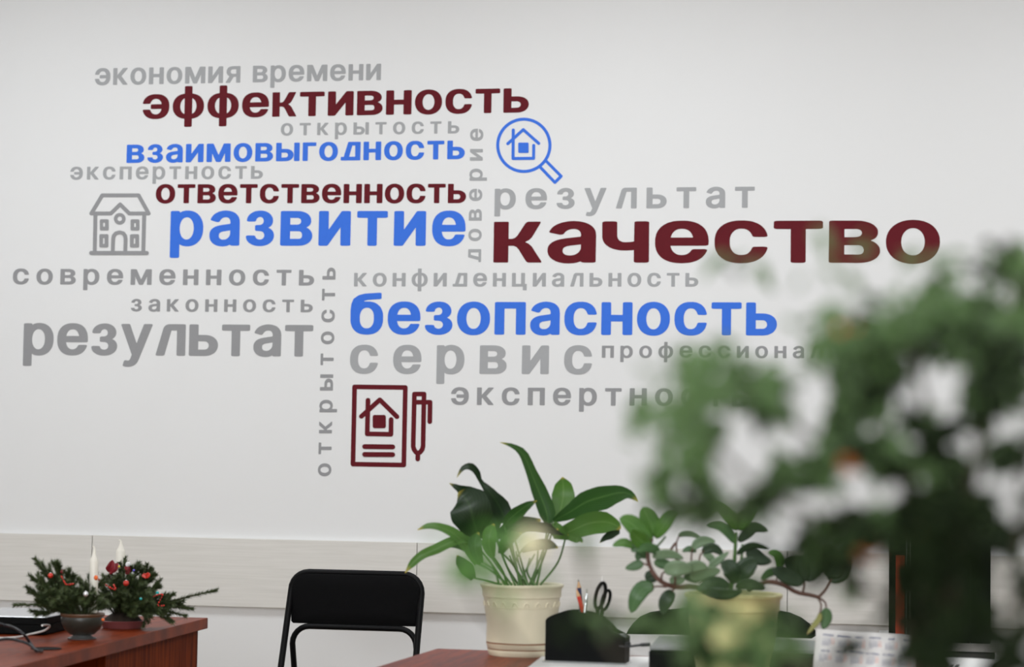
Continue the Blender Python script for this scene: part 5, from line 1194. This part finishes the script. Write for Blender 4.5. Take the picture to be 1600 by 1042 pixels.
GAPS = [(1160,720,50,44,0),(1243,683,38,28,0),(1450,608,66,30,-24),(1485,642,25,25,0),(1575,665,30,22,0),(1518,695,30,25,0),(1525,748,22,30,0),(1580,755,30,24,0),
        (1372,772,84,20,-14),(1245,795,38,26,0),(1205,545,30,26,0),(1275,622,30,36,30),(1330,735,20,30,0),(1062,765,26,18,0),(1440,640,0,0,0),(1400,655,16,24,0),(1425,690,22,18,0),(1560,900,20,26,0),(1362,915,22,40,0),(1130,990,24,24,0),(1165,948,34,24,20),(1375,668,22,14,0),(1520,1028,30,16,0),(1160,660,30,14,0),(1570,790,20,24,0),(1295,1000,28,20,0),(1375,1005,26,14,0),(1335,955,36,24,0),(1575,940,14,50,0)]
def in_gap(u, v, k):
    for (a, b, ra, rb, t) in GAPS:
        if not ra: continue
        x, y = u-a, v-b; c, s = math.cos(R(t)), math.sin(R(t))
        x, y = x*c+y*s, -x*s+y*c
        if (x/(ra*k))**2+(y/(rb*k))**2 < 1: return True
    return False
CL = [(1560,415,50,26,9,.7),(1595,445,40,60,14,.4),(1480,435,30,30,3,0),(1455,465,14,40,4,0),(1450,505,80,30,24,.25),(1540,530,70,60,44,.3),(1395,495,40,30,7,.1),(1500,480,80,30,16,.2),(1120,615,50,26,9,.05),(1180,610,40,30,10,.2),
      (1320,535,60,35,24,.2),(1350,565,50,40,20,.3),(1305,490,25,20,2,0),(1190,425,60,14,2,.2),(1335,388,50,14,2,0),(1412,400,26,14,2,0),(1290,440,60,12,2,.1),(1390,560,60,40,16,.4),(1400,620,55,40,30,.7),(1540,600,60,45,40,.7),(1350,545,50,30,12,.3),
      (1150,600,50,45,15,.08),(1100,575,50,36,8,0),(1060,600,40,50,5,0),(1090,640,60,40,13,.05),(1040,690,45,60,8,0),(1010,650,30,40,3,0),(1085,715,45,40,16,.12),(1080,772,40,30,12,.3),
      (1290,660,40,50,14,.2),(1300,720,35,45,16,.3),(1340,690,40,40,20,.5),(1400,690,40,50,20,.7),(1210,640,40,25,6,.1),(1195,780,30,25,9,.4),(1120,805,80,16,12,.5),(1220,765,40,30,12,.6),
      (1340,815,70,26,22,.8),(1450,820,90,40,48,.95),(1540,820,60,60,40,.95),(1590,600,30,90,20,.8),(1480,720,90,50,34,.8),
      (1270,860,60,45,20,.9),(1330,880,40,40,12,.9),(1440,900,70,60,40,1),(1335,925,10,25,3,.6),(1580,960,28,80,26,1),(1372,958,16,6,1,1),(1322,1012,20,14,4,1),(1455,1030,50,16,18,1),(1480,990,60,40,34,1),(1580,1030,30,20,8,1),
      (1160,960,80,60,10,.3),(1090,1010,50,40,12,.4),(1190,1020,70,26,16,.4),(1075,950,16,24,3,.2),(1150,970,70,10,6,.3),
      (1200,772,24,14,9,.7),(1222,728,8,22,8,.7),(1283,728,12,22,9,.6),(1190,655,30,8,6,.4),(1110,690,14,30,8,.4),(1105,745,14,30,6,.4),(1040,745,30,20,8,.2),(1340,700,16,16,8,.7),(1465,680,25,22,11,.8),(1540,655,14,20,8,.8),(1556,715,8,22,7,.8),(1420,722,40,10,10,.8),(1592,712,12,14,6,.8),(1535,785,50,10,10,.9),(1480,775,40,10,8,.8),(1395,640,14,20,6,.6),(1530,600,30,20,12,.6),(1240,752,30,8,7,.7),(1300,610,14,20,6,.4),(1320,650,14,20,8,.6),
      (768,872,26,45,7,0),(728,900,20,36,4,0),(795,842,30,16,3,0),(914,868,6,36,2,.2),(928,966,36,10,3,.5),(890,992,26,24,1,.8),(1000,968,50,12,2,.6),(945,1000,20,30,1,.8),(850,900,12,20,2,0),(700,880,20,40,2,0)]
fol = {'bush': MB(), 'bush_shaded': MB(), 'bush_lit': MB()}
def bush_leaf(u, v, d, ln, mb):
    c = bt(u, v, d); s = d*BD/FPX
    a = rng.uniform(0, 2*math.pi); tilt = rng.uniform(-.9, .9)
    t = (CX*math.cos(a)+CYV*math.sin(a))*math.cos(tilt)+fwd*math.sin(tilt)
    L = ln*s; h = L*.25
    drop = Vector((0, 0, -1))*L*.10
    up = (Vector((0, 0, 1))*.9-fwd*.8+CX*rng.uniform(-.7, .7)+CYV*rng.uniform(-.5, .5)).normalized()
    p0 = c-t*L*.5; p1 = c+t*L*.5+drop
    mb.leaf([p0, c+up*L*.05, p1], [h*.05, h*.75, h, h*.8, h*.42, h*.02], .22, 0, ns=6, view=up)
    return p0
for (u, v, ru, rv, n, dk) in CL:
    near = u < 960
    for k in range(int(n*2.8) if not near else int(n*2)):
        for tries in range(12):
            x = u+rng.gauss(0, .6)*ru; y = v+rng.gauss(0, .6)*rv
            if not in_gap(x, y, 1.10): break
        else: continue
        d = gd+rng.uniform(-.09, .12) if not near else rng.uniform(.70, .76)
        ln = rng.uniform(28, 58) if not near else rng.uniform(30, 46)
        mb = fol['bush_lit' if u < 840 else 'bush_shaded' if rng.random() < dk else 'bush']
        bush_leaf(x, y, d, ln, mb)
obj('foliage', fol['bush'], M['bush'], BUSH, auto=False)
obj('shaded_foliage', fol['bush_shaded'], M['bush_shaded'], BUSH, auto=False)
obj('lit_foliage', fol['bush_lit'], M['bush_lit'], BUSH, auto=False)
st = MB()
def stem(px, r0, r1, n=18):
    pts = [bb+Vector((0, 0, .172))] if px[0] is None else []
    pts += [bt(*p) for p in px if p is not None]
    C = catmull(pts, n); st.tube(C, [r0+(r1-r0)*i/n for i in range(n+1)], 6)
stem([None,(1445,980,0.850),(1440,860,0.830),(1400,720,0.800),(1350,600,0.790),(1320,530,0.790)], .0045, .0015)
stem([None,(1480,960,0.850),(1510,800,0.820),(1550,600,0.800),(1590,440,0.800)], .0042, .0014)
stem([(1440,860,0.830),(1380,820,0.800),(1290,810,0.780),(1195,770,0.780),(1110,690,0.790),(1060,620,0.800)], .0028, .001)
stem([(1195,775,0.780),(1130,800,0.780),(1060,790,0.790)], .0016, .0009)
stem([(1400,720,0.800),(1300,700,0.800),(1200,635,0.800),(1140,590,0.800)], .0024, .0009)
stem([(1510,800,0.820),(1470,700,0.810),(1430,560,0.810),(1455,450,0.810)], .0026, .0008)
stem([None,(1420,1010,0.820),(1330,905,0.800),(1270,850,0.790)], .0026, .001)
stem([None,(1380,1100,0.800),(1240,1040,0.780),(1130,965,0.780),(1070,950,0.780)], .0026, .001)
stem([None,(1300,1160,0.770),(1080,1090,0.760),(960,1020,0.740),(905,850,0.730)], .0024, .0008)
stem([None,(1250,1200,0.750),(960,1140,0.740),(800,1000,0.730),(768,850,0.720)], .0024, .0007)
stem([(800,1000,0.730),(745,940,0.720),(728,870,0.720)], .001, .0006)
stem([None,(1570,1050,0.810),(1590,900,0.800),(1598,700,0.800)], .003, .0012)
obj('branches', st, M['bark'], BUSH)
for (u, v) in ((1321, 521), (1148, 612), (1355, 862), (1450, 826), (1330, 728)):
    d = .77; c = bt(u, v, d)
    m = MB()
    for k in range(5):
        a = k*2*math.pi/5; o = Vector((math.cos(a), math.sin(a), .3))*.0030
        m.sphere(c+o, .0029, 8, sq=(1, 1, 1.25))
    m.sphere(c, .0034, 8)
    obj('orange_bud', m, M['bud'], BUSH)
# pale flower on the nearest sprig
c = bt(830, 848, .725); m = MB()
for k in range(5):
    a = k*2*math.pi/5+.3; o = CX*math.cos(a)+CYV*math.sin(a)
    m.leaf([c, c+o*.0036-fwd*.0009, c+o*.0070], [.0005, .0023, .0025, .0004], .2, 0, ns=5)
obj('pale_flower', m, M['petal'], BUSH, auto=False)
stem_ = MB().tube(catmull([bt(800, 1000, .73), bt(818, 920, .728), bt(830, 850, .725)], 8), .0005, 5)
obj('flower_stalk', stem_, M['petiole'], BUSH)
